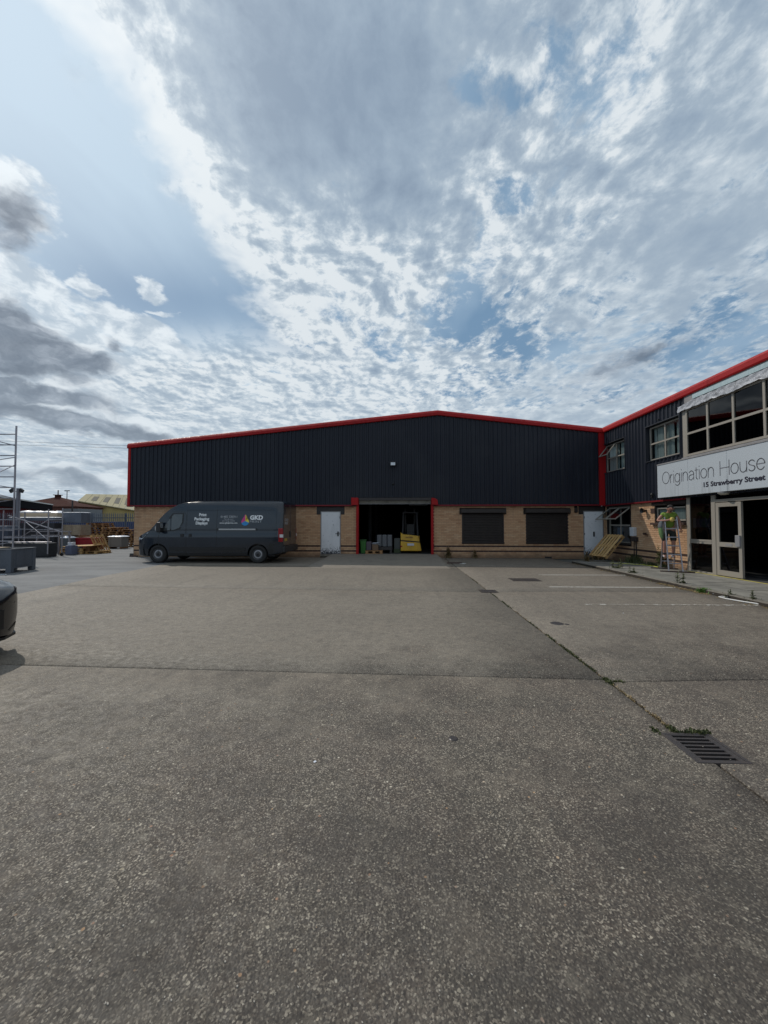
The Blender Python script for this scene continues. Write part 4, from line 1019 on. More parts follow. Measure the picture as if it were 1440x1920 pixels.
# ================================================================== VAN
def interp(tab, x):
    if x <= tab[0][0]: return tab[0][1]
    for (a, fa), (b, fb) in zip(tab[:-1], tab[1:]):
        if x <= b: return fa+(fb-fa)*(x-a)/(b-a)
    return tab[-1][1]
class Loft:
    """vehicle body from plan outline, roof line and cross-section tables (local x runs front to rear)"""
    def __init__(s, top, plan, sec, bot, half): s.top, s.plan, s.sec, s.bot, s.half = top, plan, sec, bot, half
    def wy(s, x, z): return interp(s.plan, x)*interp(s.sec, min(z, interp(s.top, x)-.05))*s.half
    def section(s, x):
        zt, zb = interp(s.top, x), interp(s.bot, x); pts = [(0, zb), (s.wy(x, zb)*.93, zb)]
        L = [q[0] for q in s.sec]
        for j, z in enumerate(L):
            z = max(min(z, zt-.07+.003*j), zb+.002*(j+1)); pts.append((s.wy(x, z), z))
        w = pts[-1][0]; z = pts[-1][1]
        pts += [(w*.965, z+(zt-z)*.45), (w*.88, z+(zt-z)*.75), (w*.62, z+(zt-z)*.93), (w*.3, zt-.002), (0, zt)]
        return pts
    def topz(s, x, y):
        p = s.section(x)[-6:]; y = abs(y)
        for (a, za), (b, zb) in zip(p[:-1], p[1:]):
            if b <= y <= a: return zb+(za-zb)*(y-b)/max(a-b, 1e-6)
        return p[0][1]
    def mesh(s, xs):
        m = MB(); rings = []
        for x in xs:
            h = s.section(x); rings.append([(x, -y, z) for y, z in h]+[(x, y, z) for y, z in h[-2:0:-1]])
        n = len(rings[0])
        for r in rings: m.v += r
        for j in range(len(rings)-1):
            for k in range(n): m.f.append((j*n+k, j*n+(k+1) % n, (j+1)*n+(k+1) % n, (j+1)*n+k))
        m.f.append(tuple(range(n))[::-1]); m.f.append(tuple((len(rings)-1)*n+k for k in range(n)))
        return m
def cut_arches(o, spots, r, depth, half):
    for (x, z) in spots:
        for sgn in (-1, 1):
            c = MB(); y0 = sgn*(half-depth); y1 = sgn*(half+.3); c.tube((x, y0, z), (x, y1, z), r, 40); co = c.build('cutter', M_BLACK)
            co.location = (0, 0, 0)
            md = o.modifiers.new('arch', 'BOOLEAN'); md.object = co; md.operation = 'DIFFERENCE'; md.solver = 'EXACT'
    par, loc = o.parent, o.location.copy(); o.parent = None
    dg = bpy.context.evaluated_depsgraph_get(); dg.update()
    me = bpy.data.meshes.new_from_object(o.evaluated_get(dg)); cs = [md.object for md in o.modifiers if md.type == 'BOOLEAN']
    o.modifiers.clear(); o.data = me; o.parent = par
    for c in cs: bpy.data.objects.remove(c)
def set_smooth(o, ang=35):
    me = o.data; me.polygons.foreach_set('use_smooth', [True]*len(me.polygons))
    bm = bmesh.new(); bm.from_mesh(me)
    for e in bm.edges:
        if len(e.link_faces) == 2 and e.calc_face_angle(0) > R(ang): e.smooth = False
    bm.to_mesh(me); bm.free()
def van_paint(T, b):
    p = pos(T); z = T.xyz(p)[2]; n = T.noise(T.vm('MULTIPLY', p, (1, 1, .5)), 2.5, 5, .6)
    f = T.m('MULTIPLY', T.ss(z, 1.1, .3), T.ss(n, .3, .8))
    T.l.new(T.mix(T.m('MULTIPLY', f, .5), (0.009, 0.015, 0.025), (0.030, 0.030, 0.030)), b.inputs['Base Color'])
    T.l.new(T.lin(n, .3, .7, .16, .28), b.inputs['Roughness'])
M_VAN = mat('van_paint', (.02, .03, .046), .25, 0.0, .4, fn=van_paint, coat=.55)
M_TYRE = mat('tyre_rubber', (.018, .018, .018), .85)
M_RIM = mat('wheel_rim', (.35, .35, .37), .4, .7)
M_DECAL = mat('white_decal', (.78, .79, .80), .5); M_DECALG = mat('grey_decal', (.50, .51, .53), .5)
def wheel(parent, x, y, z, r, w, sgn, rim_r=.60):
    m = MB(); m.lathe((x, y, z), [(r*.64, -sgn*w*.46), (r*.66, sgn*-w*.5), (r*.93, -sgn*w*.5), (r, -sgn*w*.38), (r, sgn*w*.38), (r*.93, sgn*w*.5), (r*.66, sgn*w*.5), (r*.64, sgn*w*.40)], 'Y', 32)
    wo = m.build('wheel', M_TYRE, parent, local=True, smooth=True)
    m = MB(); rr = r*.64; m.lathe((x, y, z), [(rr, -sgn*w*.45), (rr, sgn*w*.44), (rr*.90, sgn*w*.47), (rr*.84, sgn*w*.32), (rr*.55, sgn*w*.24), (rr*.50, sgn*w*.38), (rr*.30, sgn*w*.42), (0, sgn*w*.42)], 'Y', 32)
    m.build('rim', mat('steel_wheel', (.07, .07, .075), .5, .4), wo, local=True, smooth=True)
    m = MB(); m.lathe((x, y, z), [(rr*.74, sgn*w*.33), (rr*.66, sgn*w*.37), (rr*.56, sgn*w*.37), (rr*.50, sgn*w*.33)], 'Y', 24); m.build('trim_ring', M_RIM, wo, local=True, smooth=True)
    m = MB()
    for k in range(10):
        t = 2*math.pi*k/10; m.lathe((x+rr*.69*math.cos(t), y+sgn*w*.275, z+rr*.69*math.sin(t)), [(0, .002*sgn), (rr*.075, 0)], 'Y', 8)
    m.build('rim_hole', M_BLACK, wo, local=True)
    m = MB(); m.lathe((x, y, z), [(rr*.22, sgn*w*.42), (rr*.20, sgn*w*.46), (0, sgn*w*.465)], 'Y', 14); m.build('hub_cap', M_BLACK, wo, local=True, smooth=True)
    return wo
van = thing('panel_van', 'dark blue high roof panel van with print company lettering parked by the wall', 'van', (-10.55, 15.99, 0.0))
VT = [(0, .98), (.02, 1.00), (.10, 1.06), (.25, 1.15), (.45, 1.25), (.62, 1.34), (.80, 1.54), (1.0, 1.78), (1.2, 2.00), (1.42, 2.19), (1.7, 2.35), (2.0, 2.435), (2.4, 2.475), (3.2, 2.50), (5.3, 2.50), (5.7, 2.49), (5.9, 2.46), (5.97, 2.40)]
VP = [(0, .70), (.02, .76), (.08, .84), (.2, .91), (.4, .96), (.7, .985), (1.2, 1.0), (5.7, 1.0), (5.9, .985), (5.97, .955)]
VS = [(.30, .955), (.42, .975), (.60, .99), (.80, .995), (1.00, 1.0), (1.13, 1.0), (1.185, .982), (1.30, .984), (1.45, .982), (1.75, .960), (2.0, .938), (2.15, .920), (2.28, .895), (2.36, .86), (2.41, .82)]
VB = [(0, .30), (.3, .24), (1.5, .30), (5.4, .32), (5.97, .42)]
L = Loft(VT, VP, VS, VB, 1.025)
xs = [0, .02, .05, .10, .17, .25, .35, .45, .55, .62, .7, .8, .9, 1.0, 1.1, 1.2, 1.3, 1.42, 1.55, 1.7, 1.85, 2.0, 2.2, 2.4, 2.8, 3.2, 3.6, 4.0, 4.4, 4.8, 5.1, 5.4, 5.6, 5.7, 5.8, 5.86, 5.9, 5.94, 5.97]
body = L.mesh(xs).build('body', M_VAN, van, local=True)
cut_arches(body, [(.95, .36), (4.985, .36)], .415, .34, 1.025); set_smooth(body, 28)
for x in (.95, 4.985):
    for sgn in (-1, 1): wheel(van, x, sgn*.885, .352, .352, .22, sgn)
def side_patch(pts, off=.006, n=1):
    m = MB(); m.poly([(x, -(L.wy(x, z)+off), z) for x, z in pts]); return m
def side_both(name, pts, mm, parent=van, off=.006, thick=0.0):
    for sgn in (-1, 1):
        m = MB(); m.poly([(x, sgn*(L.wy(x, z)+off), z) for x, z in (pts if sgn < 0 else pts[::-1])])
        m.build(name, mm, parent, local=True, fix=False)
def groove(pts, w=.015, mm=M_BLACK, off=.002, name='door_gap'):
    for sgn in (-1, 1):
        m = MB()
        fine_ = []
        for (a, b) in zip(pts[:-1], pts[1:]):
            n = max(1, int(math.hypot(b[0]-a[0], b[1]-a[1])/.12)); fine_ += [(a[0]+(b[0]-a[0])*k/n, a[1]+(b[1]-a[1])*k/n) for k in range(n)]
        fine_.append(pts[-1])
        for (a, b) in zip(fine_[:-1], fine_[1:]):
            dx, dz = b[0]-a[0], b[1]-a[1]; q = math.hypot(dx, dz); nx, nz_ = -dz/q*w/2, dx/q*w/2
            P = [(a[0]+nx, a[1]+nz_), (b[0]+nx, b[1]+nz_), (b[0]-nx, b[1]-nz_), (a[0]-nx, a[1]-nz_)]
            m.quad(*[(x, sgn*(L.wy(x, z)+off), z) for x, z in P])
        m.build(name, mm, van, local=True, fix=False)
# cab side glass (dark surround, then glass), windscreen
side_both('window_surround', [(1.02, 1.30), (1.08, 1.42), (1.52, 1.98), (1.98, 1.98), (1.98, 1.62), (1.86, 1.36), (1.60, 1.27), (1.2, 1.25)], M_BLACK, off=.004)
M_VGL = mat('cab_glass', (.055, .065, .07), .06, 0, .8)
side_both('window', [(1.14, 1.38), (1.44, 1.78), (1.44, 1.30), (1.20, 1.29)], M_VGL, off=.010)
side_both('window', [(1.50, 1.85), (1.58, 1.94), (1.93, 1.94), (1.93, 1.64), (1.82, 1.40), (1.58, 1.31), (1.50, 1.31)], M_VGL, off=.010)
m = MB(); ny = 14; xx = [.64+.05*k for k in range(12)]
for i in range(len(xx)-1):
    for j in range(ny):
        ya, yb = -.86+1.72*j/ny, -.86+1.72*(j+1)/ny
        f_ = lambda x, y: (x-.006, y, L.topz(x, y)+.006)
        m.quad(f_(xx[i], ya), f_(xx[i+1], ya), f_(xx[i+1], yb), f_(xx[i], yb))
m.build('windscreen', M_VGL, van, local=True, fix=False, smooth=True)
# grooves: cab door, sliding door, rear corner, waist creases
groove([(.98, .34), (.98, .95), (1.0, 1.24)]); groove([(2.08, .32), (2.08, 1.9), (1.98, 2.03), (1.55, 2.03)]); groove([(3.33, .32), (3.33, 2.34)]); groove([(2.12, 2.10), (5.62, 2.10)], .018, mat('seam_shadow', (.010, .014, .02), .5)); groove([(2.12, 2.34), (2.12, .33)], .008)
groove([(5.72, 1.0), (5.72, 2.40)], .008)
# lower black mouldings and bumpers
side_both('sill_moulding', [(1.42, .48), (4.50, .48), (4.50, .62), (1.42, .64)], M_BLACK, off=.014)
side_both('corner_moulding', [(5.42, .36), (5.95, .42), (5.95, .78), (5.46, .78), (5.40, .6)], M_BLACK, off=.016)
side_both('sill', [(1.40, .30), (4.55, .32), (4.55, .40), (1.40, .40)], M_BLACK, off=.006)
m = MB(); pr = [(0, .28), (-.045, .36), (-.06, .55), (-.04, .72), (0, .80)]
for i in range(len(pr)-1):
    N_ = 16; 
    for j in range(N_):
        def q(t, k): 
            a = -1+2*t/N_; y = a*.99; xo = .42*abs(a)**3.2; return (pr[k][0]+xo-.01, y*.99, pr[k][1])
        m.quad(q(j, i), q(j+1, i), q(j+1, i+1), q(j, i+1))
m.build('front_bumper', M_BLACK, van, local=True, fix=False, smooth=True)
m = MB(); m.box(5.93, 6.07, -.97, .97, .42, .66); m.build('rear_bumper', M_BLACK, van, local=True, bevel=.03)
# grille, headlights
m = MB(); m.box(-.02, .02, -.45, .45, .82, .96); m.build('grille', M_BLACK, van, local=True)
for sgn in (-1, 1):
    m = MB(); m.poly([(x+.0, sgn*(L.wy(x, z)+.012), z) for x, z in [(.06, .86), (.10, 1.00), (.30, 1.14), (.58, 1.24), (.44, 1.08), (.26, .94)]]); m.build('headlight', mat('headlight_lens', (.45, .47, .5), .12, .2), van, local=True, fix=False)
    m = MB(); m.box(5.80, 5.985, sgn*.93, sgn*1.018, .84, 1.38); tl = m.build('tail_light', mat('red_lens', (.26, .008, .012), .18), van, local=True, bevel=.02)
    m = MB(); m.box(5.86, 5.992, sgn*.95, sgn*1.022, 1.02, 1.14); m.build('reversing_lens', mat('clear_lens', (.6, .6, .6), .2), tl, local=True)
    m = MB(); m.box(1.02, 1.20, sgn*1.06, sgn*1.26, 1.22, 1.62); mi = m.build('mirror', M_BLACK, van, local=True, bevel=.04)
    m = MB(); m.beam((1.13, sgn*.98, 1.30), (1.12, sgn*1.08, 1.36), .05, .06); m.build('mirror_arm', M_BLACK, mi, local=True)
    m = MB(); m.box(1.201, 1.205, sgn*1.09, sgn*1.24, 1.40, 1.58); m.build('mirror_glass', mat('mirror_glass', (.7, .7, .72), .05, 1.0), mi, local=True)
    m = MB(); m.box(.995, 1.012, sgn*1.22, sgn*1.262, 1.30, 1.45); m.build('indicator', MATS['clear_lens'], mi, local=True)
    m = MB(); m.box(1.88, 2.02, sgn*1.018, sgn*1.045, 1.04, 1.16); m.build('door_handle', M_BLACK, van, local=True, bevel=.008)
m = MB(); m.box(2.22, 2.33, -1.045, -1.018, 1.04, 1.16); m.build('door_handle', M_BLACK, van, local=True, bevel=.008)
m = MB(); m.box(3.42, 4.90, -1.035, -1.0, 1.305, 1.365); m.build('slide_rail', mat('rail_silver', (.42, .42, .42), .4, .5), van, local=True, bevel=.006)
m = MB(); m.box(4.90, 4.95, -1.032, -1.0, 1.295, 1.375); m.box(3.36, 3.42, -1.032, -1.0, 1.295, 1.375); m.build('rail_end', M_BLACK, van, local=True)
# rear doors, windowless, plate, small lettering
m = MB()
for (y0, y1) in ((-.92, -.015), (.015, .92)): m.box(5.965, 5.985, y0, y1, .68, 2.36)
rd = m.build('rear_door', M_VAN, van, local=True, bevel=.01)
m = MB(); m.box(5.985, 5.995, -.80, -.45, .86, .97); m.build('number_plate', mat('yellow_plate', (.42, .27, .03), .5), rd, local=True)
m = MB(); m.box(5.985, 6.01, -.03, .03, 1.0, 1.25); m.build('latch', M_BLACK, rd, local=True)
for k, (s_, z) in enumerate((('GKD', 1.66), ('PRINT', 1.53))):
    vs, fs = text_mesh(s_, .17); mx = max(v.x for v in vs); mm_ = MB(); mm_.v = [(5.988, -.78+v.x*.5/mx, z+v.y*.9) for v in vs]; mm_.f = fs; mm_.build('lettering', M_DECALG, rd, local=True, fix=False)
# side lettering, mapped on to the panel
def decal(txt, x0, x1, z0, h, mm, off=0.0, align='L', sz=.3):
    vs, fs = text_mesh(txt, sz, off); a, b = min(v.x for v in vs), max(v.x for v in vs); lo_, hi_ = min(v.y for v in vs), max(v.y for v in vs)
    m = MB(); m.v = []
    for v in vs:
        x = x0+(v.x-a)/(b-a)*(x1-x0); z = z0+(v.y)*h/(sz*.73); m.v.append((x, -(L.wy(x, z)+.006), z))
    m.f = fs; return m.build('lettering', mm, van, local=True, fix=False)
decal('Print', 2.60, 2.90, 1.865, .115, M_DECAL, .011); decal('Packaging', 2.42, 3.02, 1.70, .115, M_DECAL, .011); decal('Displays', 2.48, 2.96, 1.535, .115, M_DECAL, .011)
decal('GKD', 4.66, 5.18, 1.725, .17, M_DECAL, .014); decal('PRINT', 4.66, 5.14, 1.60, .095, M_DECALG, -.004)
decal('01482 320311', 3.48, 4.14, 1.80, .085, M_DECALG); decal('For all your', 3.62, 4.0, 1.725, .045, M_DECALG); decal('printing needs', 3.56, 4.06, 1.655, .045, M_DECALG); decal('www.gkdprint.com', 3.44, 4.16, 1.565, .06, M_DECAL, .004)
# the drop: magenta, yellow and blue sectors
cx, cz, rr = 4.47, 1.64, .155
def drop_pt(t):          # outline, t in degrees, 90 = tip
    a = R(t); r = rr
    x, z = r*math.cos(a), r*math.sin(a)
    if z > 0: k = z/rr; x *= (1-.55*k**2); z = z*(1.0+.85*k**2)
    return cx+x, cz+z
def sector(t0, t1, col, nm):
    c0 = (cx+.0, cz+.03); P = [c0]+[drop_pt(t0+(t1-t0)*k/14) for k in range(15)]
    m = MB()
    for a, b in zip(P[1:-1], P[2:]): m.poly([(x, -(L.wy(x, z)+.007), z) for x, z in (c0, a, b)])
    m.build('drop_emblem', mat(nm, col, .45), van, local=True, fix=False)
sector(84, 200, (.55, .03, .22), 'magenta_decal'); sector(-15, 84, (.72, .60, .05), 'yellow_decal'); sector(200, 345, (.02, .22, .52), 'blue_decal')
sector(36, 60, (.78, .48, .04), 'orange_decal')
m = MB(); m.box(.3, 5.6, -.8, .8, .26, .34); m.build('underbody', M_BLACK, van, local=True)

# ================================================================== PARKED CAR, only its corner in view
car = thing('parked_car', 'dark grey car at the left edge, only its bumper corner in view', 'car', (-4.60, 3.93, 0), math.pi)
CT = [(0, .66), (.03, .72), (.15, .80), (.5, .88), (1.0, .97), (1.15, 1.02), (1.8, 1.36), (2.2, 1.44), (3.2, 1.43), (3.8, 1.28), (4.15, 1.02), (4.3, .9)]
CP = [(0, .42), (.03, .55), (.10, .72), (.2, .84), (.35, .93), (.6, .98), (1.0, 1.0), (3.8, 1.0), (4.1, .93), (4.3, .7)]
CS = [(.20, .92), (.30, .97), (.45, 1.0), (.62, 1.0), (.80, .97), (.95, .92), (1.15, .83), (1.32, .74)]
CB = [(0, .26), (.12, .19), (.5, .17), (3.9, .18), (4.3, .3)]
LC = Loft(CT, CP, CS, CB, .91)
M_CAR = mat('dark_car_paint', (.011, .011, .013), .25, 0, .4, coat=.5)
cb = LC.mesh([0, .01, .03, .06, .1, .15, .2, .28, .35, .5, .6, .8, 1.0, 1.15, 1.3, 1.5, 1.8, 2.0, 2.2, 2.6, 3.0, 3.2, 3.5, 3.8, 4.0, 4.15, 4.3]).build('body', M_CAR, car, local=True)
cut_arches(cb, [(.85, .31), (3.45, .31)], .35, .28, .91); set_smooth(cb, 30)
for x in (.85, 3.45):
    for sgn in (-1, 1): wheel(car, x, sgn*.80, .31, .31, .2, sgn)
for sgn in (-1, 1):
    m = MB(); m.poly([(x, sgn*(LC.wy(x, z)+.008), z) for x, z in [(.07, .60), (.12, .71), (.45, .80), (.52, .76), (.3, .62)]]); m.build('headlight', MATS['headlight_lens'], car, local=True, fix=False)
    m = MB(); m.poly([(x, sgn*(LC.wy(x, z)+.008), z) for x, z in [(.03, .30), (.10, .36), (.30, .36), (.34, .24), (.12, .22)]]); m.build('bumper_vent', M_BLACK, car, local=True, fix=False)
    m = MB(); m.poly([(x, sgn*(LC.wy(x, z)+.006), z) for x, z in [(1.35, 1.0), (1.9, 1.30), (3.1, 1.30), (3.6, 1.06), (3.5, .96)]]); m.build('window', M_VGL, car, local=True, fix=False)
m = MB(); m.prism([(.02, -.45, .20), (.13, -.68, .20), (.35, -.86, .20), (.35, .86, .20), (.13, .68, .20), (.02, .45, .20)], (0, 0, .03)); m.build('splitter', M_BLACK, car, local=True)
m = MB(); m.box(-.012, .03, -.4, .4, .34, .56); m.build('grille', M_BLACK, car, local=True)

# ================================================================== THINGS IN FRONT OF THE OFFICE: LADDER AND PERSON
LF = Vector((8.42, 12.40, PAV_Z)); wdir = Vector((.93, -.37, 0)).normalized(); ddir = Vector((.37, .93, 0)).normalized()
ld = thing('stepladder', 'aluminium double ladder with wide stabiliser feet on the pavement', 'ladder', LF)
SP = .98; WL = .36; TOPZ = 1.72
F0, F1 = LF.copy(), LF+wdir*WL; B0, B1 = LF+ddir*SP, LF+ddir*SP+wdir*WL
mid0 = LF+ddir*SP*.47+wdir*.02+Vector((0, 0, TOPZ)); mid1 = mid0+wdir*(WL-.04)
for nm, (p0, p1, q0, q1), n in (('front', (F0, F1, mid0, mid1), 6), ('rear', (B0, B1, mid0+ddir*.05, mid1+ddir*.05), 6)):
    for a, b in ((p0, q0), (p1, q1)):
        m = MB(); m.beam(a+Vector((0, 0, .03)), b+Vector((0, 0, .0)), .026, .050, ddir); m.build('stile', M_ALU, ld)
    for k in range(1, n+1):
        t = k/(n+.35); m = MB(); a, b = p0.lerp(q0, t), p1.lerp(q1, t); m.beam(a, b, .032, .030); m.build('rung', M_ALU, ld)
for c0, s0, s1 in ((F0, .22, .55), (B0, .28, .36)):
    m = MB(); m.beam(c0-wdir*s0+Vector((0, 0, .02)), c0+wdir*(WL+s1-.25)+Vector((0, 0, .02)), .05, .035); m.build('stabiliser_bar', M_BRICKD, ld)
m = MB(); m.beam(F0.lerp(mid0, .3), B0.lerp(mid0, .3), .012, .012); m.beam(F1.lerp(mid1, .3), B1.lerp(mid1, .3), .012, .012); m.build('spreader', M_DARKMET, ld)

def skin_obj(name, pts, edges, radii, mm, parent, sub=2, root=0):
    """pts: joints, radii per joint -> one continuous tapering surface"""
    me = bpy.data.meshes.new(name); Mi = MW[root_of(parent).name].inverted()
    me.from_pydata([tuple(Mi @ Vector(p)) for p in pts], edges, []); o = bpy.data.objects.new(name, me); COL.objects.link(o)
    sk = o.modifiers.new('skin', 'SKIN'); sk.use_smooth_shade = True
    if not me.skin_vertices: me.attributes  # layer is created with the modifier
    lay = me.skin_vertices[0] if len(me.skin_vertices) else None
    if lay is None:
        bm = bmesh.new(); bm.from_mesh(me); bm.verts.layers.skin.verify(); bm.to_mesh(me); bm.free(); lay = me.skin_vertices[0]
    for i, r in enumerate(radii):
        lay.data[i].radius = r if isinstance(r, tuple) else (r, r); lay.data[i].use_root = (i == root)
    sb = o.modifiers.new('sub', 'SUBSURF'); sb.levels = sub; sb.render_levels = sub
    dg = bpy.context.evaluated_depsgraph_get(); dg.update()
    m2 = bpy.data.meshes.new_from_object(o.evaluated_get(dg)); o.modifiers.clear(); o.data = m2
    m2.materials.clear(); m2.materials.append(mm); m2.polygons.foreach_set('use_smooth', [True]*len(m2.polygons))
    o.parent = parent; return o
def build_person():
    # stands on the rear rungs facing the yard, head bent over the work
    C = LF+ddir*.66+wdir*.17; fz = .40
    P = lambda s_, d, z: tuple(C+wdir*s_+ddir*d+Vector((0, 0, z-.10)))    # s to his left (screen right), d away from yard
    per = thing('person', 'person in lime green top and dark shorts cleaning a window from the ladder', 'person', (C.x, C.y, fz))
    SK = mat('skin', (.36, .17, .12), .55); SH = mat('lime_top', (.17, .26, .03), .85, fn=grime((.045, .06, .02), .85, 9, (1, 1, 1))); ST = mat('dark_shorts', (.022, .028, .024), .8)
    HR = mat('dark_hair', (.022, .016, .013), .7); SO = mat('dark_sock', (.03, .03, .035), .85); SHO = mat('pale_trainer', (.42, .42, .44), .6)
    pelv = P(0, 0, 1.42); sp1 = P(0, -.01, 1.58); ch = P(0, -.04, 1.80); nk = P(.0, -.09, 1.98); nk2 = P(.005, -.16, 2.02)
    hd = P(.01, -.22, 2.08); ht = P(.01, -.20, 2.18)
    shR, shL = P(-.165, -.06, 1.92), P(.165, -.06, 1.92)
    elR, wrR = P(-.33, -.12, 1.70), P(-.10, -.30, 1.72); hnR = P(-.02, -.33, 1.75)
    elL, wrL = P(.28, -.05, 1.68), P(.29, -.14, 1.46); hnL = P(.285, -.17, 1.38)
    hiR, hiL = P(-.10, 0, 1.36), P(.10, 0, 1.36); knR, knL = P(-.12, -.05, .98), P(.11, -.05, .98); anR, anL = P(-.13, .02, .58), P(.10, .02, .58)
    toR, toL = P(-.14, -.14, .53), P(.11, -.14, .53)
    pts = [pelv, sp1, ch, nk, nk2, hd, ht, shR, elR, wrR, hnR, shL, elL, wrL, hnL, hiR, knR, anR, toR, hiL, knL, anL, toL]
    ed = [(0, 1), (1, 2), (2, 3), (3, 4), (4, 5), (5, 6), (2, 7), (7, 8), (8, 9), (9, 10), (2, 11), (11, 12), (12, 13), (13, 14), (0, 15), (15, 16), (16, 17), (17, 18), (0, 19), (19, 20), (20, 21), (21, 22)]
    ra = [(.14, .10), (.13, .095), (.15, .11), (.065, .06), (.058, .058), (.088, .10), (.075, .085), .062, .043, .030, (.036, .020), .062, .043, .030, (.036, .020), .088, .058, .038, (.036, .030), .088, .058, .038, (.036, .030)]
    skin_obj('body', pts, ed, ra, SK, per)
    # fingers, curled
    for hn, wr, s_ in ((hnR, wrR, 1), (hnL, wrL, -1)):
        h, w_ = Vector(hn), Vector(wr); f = (h-w_).normalized(); sd = f.cross(Vector((0, 0, 1))); sd = sd.normalized() if sd.length > .2 else wdir.copy(); dn = f.cross(sd).normalized()
        for k in range(4):
            b0 = h+sd*(k-1.5)*.018+f*.005; ln = (.034, .04, .038, .03)[k]
            skin_obj('finger', [b0, b0+f*ln*.7+dn*.012, b0+f*ln+dn*.035, b0+f*ln*.6+dn*.055], [(0, 1), (1, 2), (2, 3)], [.0095, .009, .0085, .008], SK, per, 1)
        b0 = h-f*.03+sd*.03*s_
        skin_obj('thumb', [b0, b0+f*.02+sd*.018*s_+dn*.02, b0+f*.04+sd*.010*s_+dn*.035], [(0, 1), (1, 2)], [.011, .010, .009], SK, per, 1)
    # clothes
    skin_obj('top', [P(0, 0, 1.44), sp1, ch, P(0, -.075, 1.95), shR, P(-.225, -.08, 1.845), shL, P(.215, -.06, 1.84)], [(0, 1), (1, 2), (2, 3), (2, 4), (4, 5), (2, 6), (6, 7)],
             [(.155, .135), (.145, .128), (.162, .145), (.095, .095), .072, .064, .072, .064], SH, per)
    skin_obj('shorts', [P(0, 0, 1.46), P(0, 0, 1.38), hiR, P(-.12, -.02, 1.14), P(-.125, -.035, 1.02), hiL, P(.115, -.02, 1.14), P(.115, -.035, 1.02)], [(0, 1), (1, 2), (2, 3), (3, 4), (1, 5), (5, 6), (6, 7)],
             [(.158, .125), (.155, .125), .108, .098, .094, .108, .098, .094], ST, per)
    for an, to, kn in ((anR, toR, knR), (anL, toL, knL)):
        a, t_, k_ = Vector(an), Vector(to), Vector(kn)
        skin_obj('sock', [a.lerp(k_, .28), a], [(0, 1)], [.048, .046], SO, per, 1)
        skin_obj('shoe', [a+ddir*.05+Vector((0, 0, -.03)), a+Vector((0, 0, -.02)), t_], [(0, 1), (1, 2)], [(.045, .045), (.05, .048), (.045, .034)], SHO, per, 1)
    h = Vector(hd)
    skin_obj('hair', [h+ddir*.04+Vector((0, 0, .03)), h+Vector((0, 0, .08))+ddir*.01, h-ddir*.06+Vector((0, 0, .085))], [(0, 1), (1, 2)], [(.100, .100), (.100, .098), (.075, .055)], HR, per, 2)
    skin_obj('beard', [h-ddir*.055+Vector((0, 0, -.055)), h-ddir*.075+Vector((0, 0, -.085))], [(0, 1)], [(.058, .04), (.03, .025)], HR, per, 1)
    skin_obj('nose', [h-ddir*.09+Vector((0, 0, .03)), h-ddir*.115+Vector((0, 0, .0))], [(0, 1)], [.012, .016], SK, per, 1)
    for s_ in (-1, 1):
        skin_obj('ear', [h+wdir*s_*.088+Vector((0, 0, .02)), h+wdir*s_*.092+Vector((0, 0, -.02))], [(0, 1)], [(.010, .018), (.009, .014)], SK, per, 1)
        skin_obj('eye', [h-ddir*.088+wdir*s_*.034+Vector((0, 0, .032)), h-ddir*.092+wdir*s_*.034+Vector((0, 0, .03))], [(0, 1)], [.010, .010], HR, per, 1)
    m = MB(); m.tube(P(-.09, -.03, 1.44), P(.1, -.03, 1.44), .012)
    # cloth in the hand and cloth bag hanging on the ladder
    cl = thing('cleaning_cloth', 'crumpled yellow cloth held in the hand of the person', 'cloth', hnR)
    r_ = random.Random(5); bm = bmesh.new(); bmesh.ops.create_icosphere(bm, subdivisions=2, radius=.07)
    for v in bm.verts: v.co *= 1+r_.uniform(-.28, .25); v.co.y *= .6
    me = bpy.data.meshes.new('cloth'); bm.to_mesh(me); bm.free(); me.materials.append(mat('yellow_cloth', (.62, .46, .12), .85)); me.polygons.foreach_set('use_smooth', [True]*len(me.polygons))
    o = bpy.data.objects.new('cloth', me); COL.objects.link(o); o.parent = cl; o.location = (.02, -.05, -.01)
build_person()
def bag():
    c = mid0+Vector((0, 0, -.12))-wdir*.12
    t = thing('cloth_bag', 'green and grey cloth bag hanging from the side of the ladder', 'bag', c)
    skin_obj('bag_body', [c+Vector((.04, 0, .0)), c+Vector((0, 0, -.2)), c+Vector((.02, 0, -.42)), c+Vector((.05, 0, -.58))], [(0, 1), (1, 2), (2, 3)], [(.05, .03), (.10, .05), (.085, .045), (.05, .03)], mat('green_cloth', (.14, .24, .09), .85, fn=grime((.05, .07, .05), .8, 4, (1, 1, 1))), t, 2)
    skin_obj('bag_top', [c+Vector((.04, 0, .02)), c+Vector((0, 0, -.15)), c+Vector((0, 0, -.26))], [(0, 1), (1, 2)], [(.055, .035), (.105, .055), (.10, .052)], mat('grey_cloth', (.10, .11, .12), .85), t, 2)
bag()

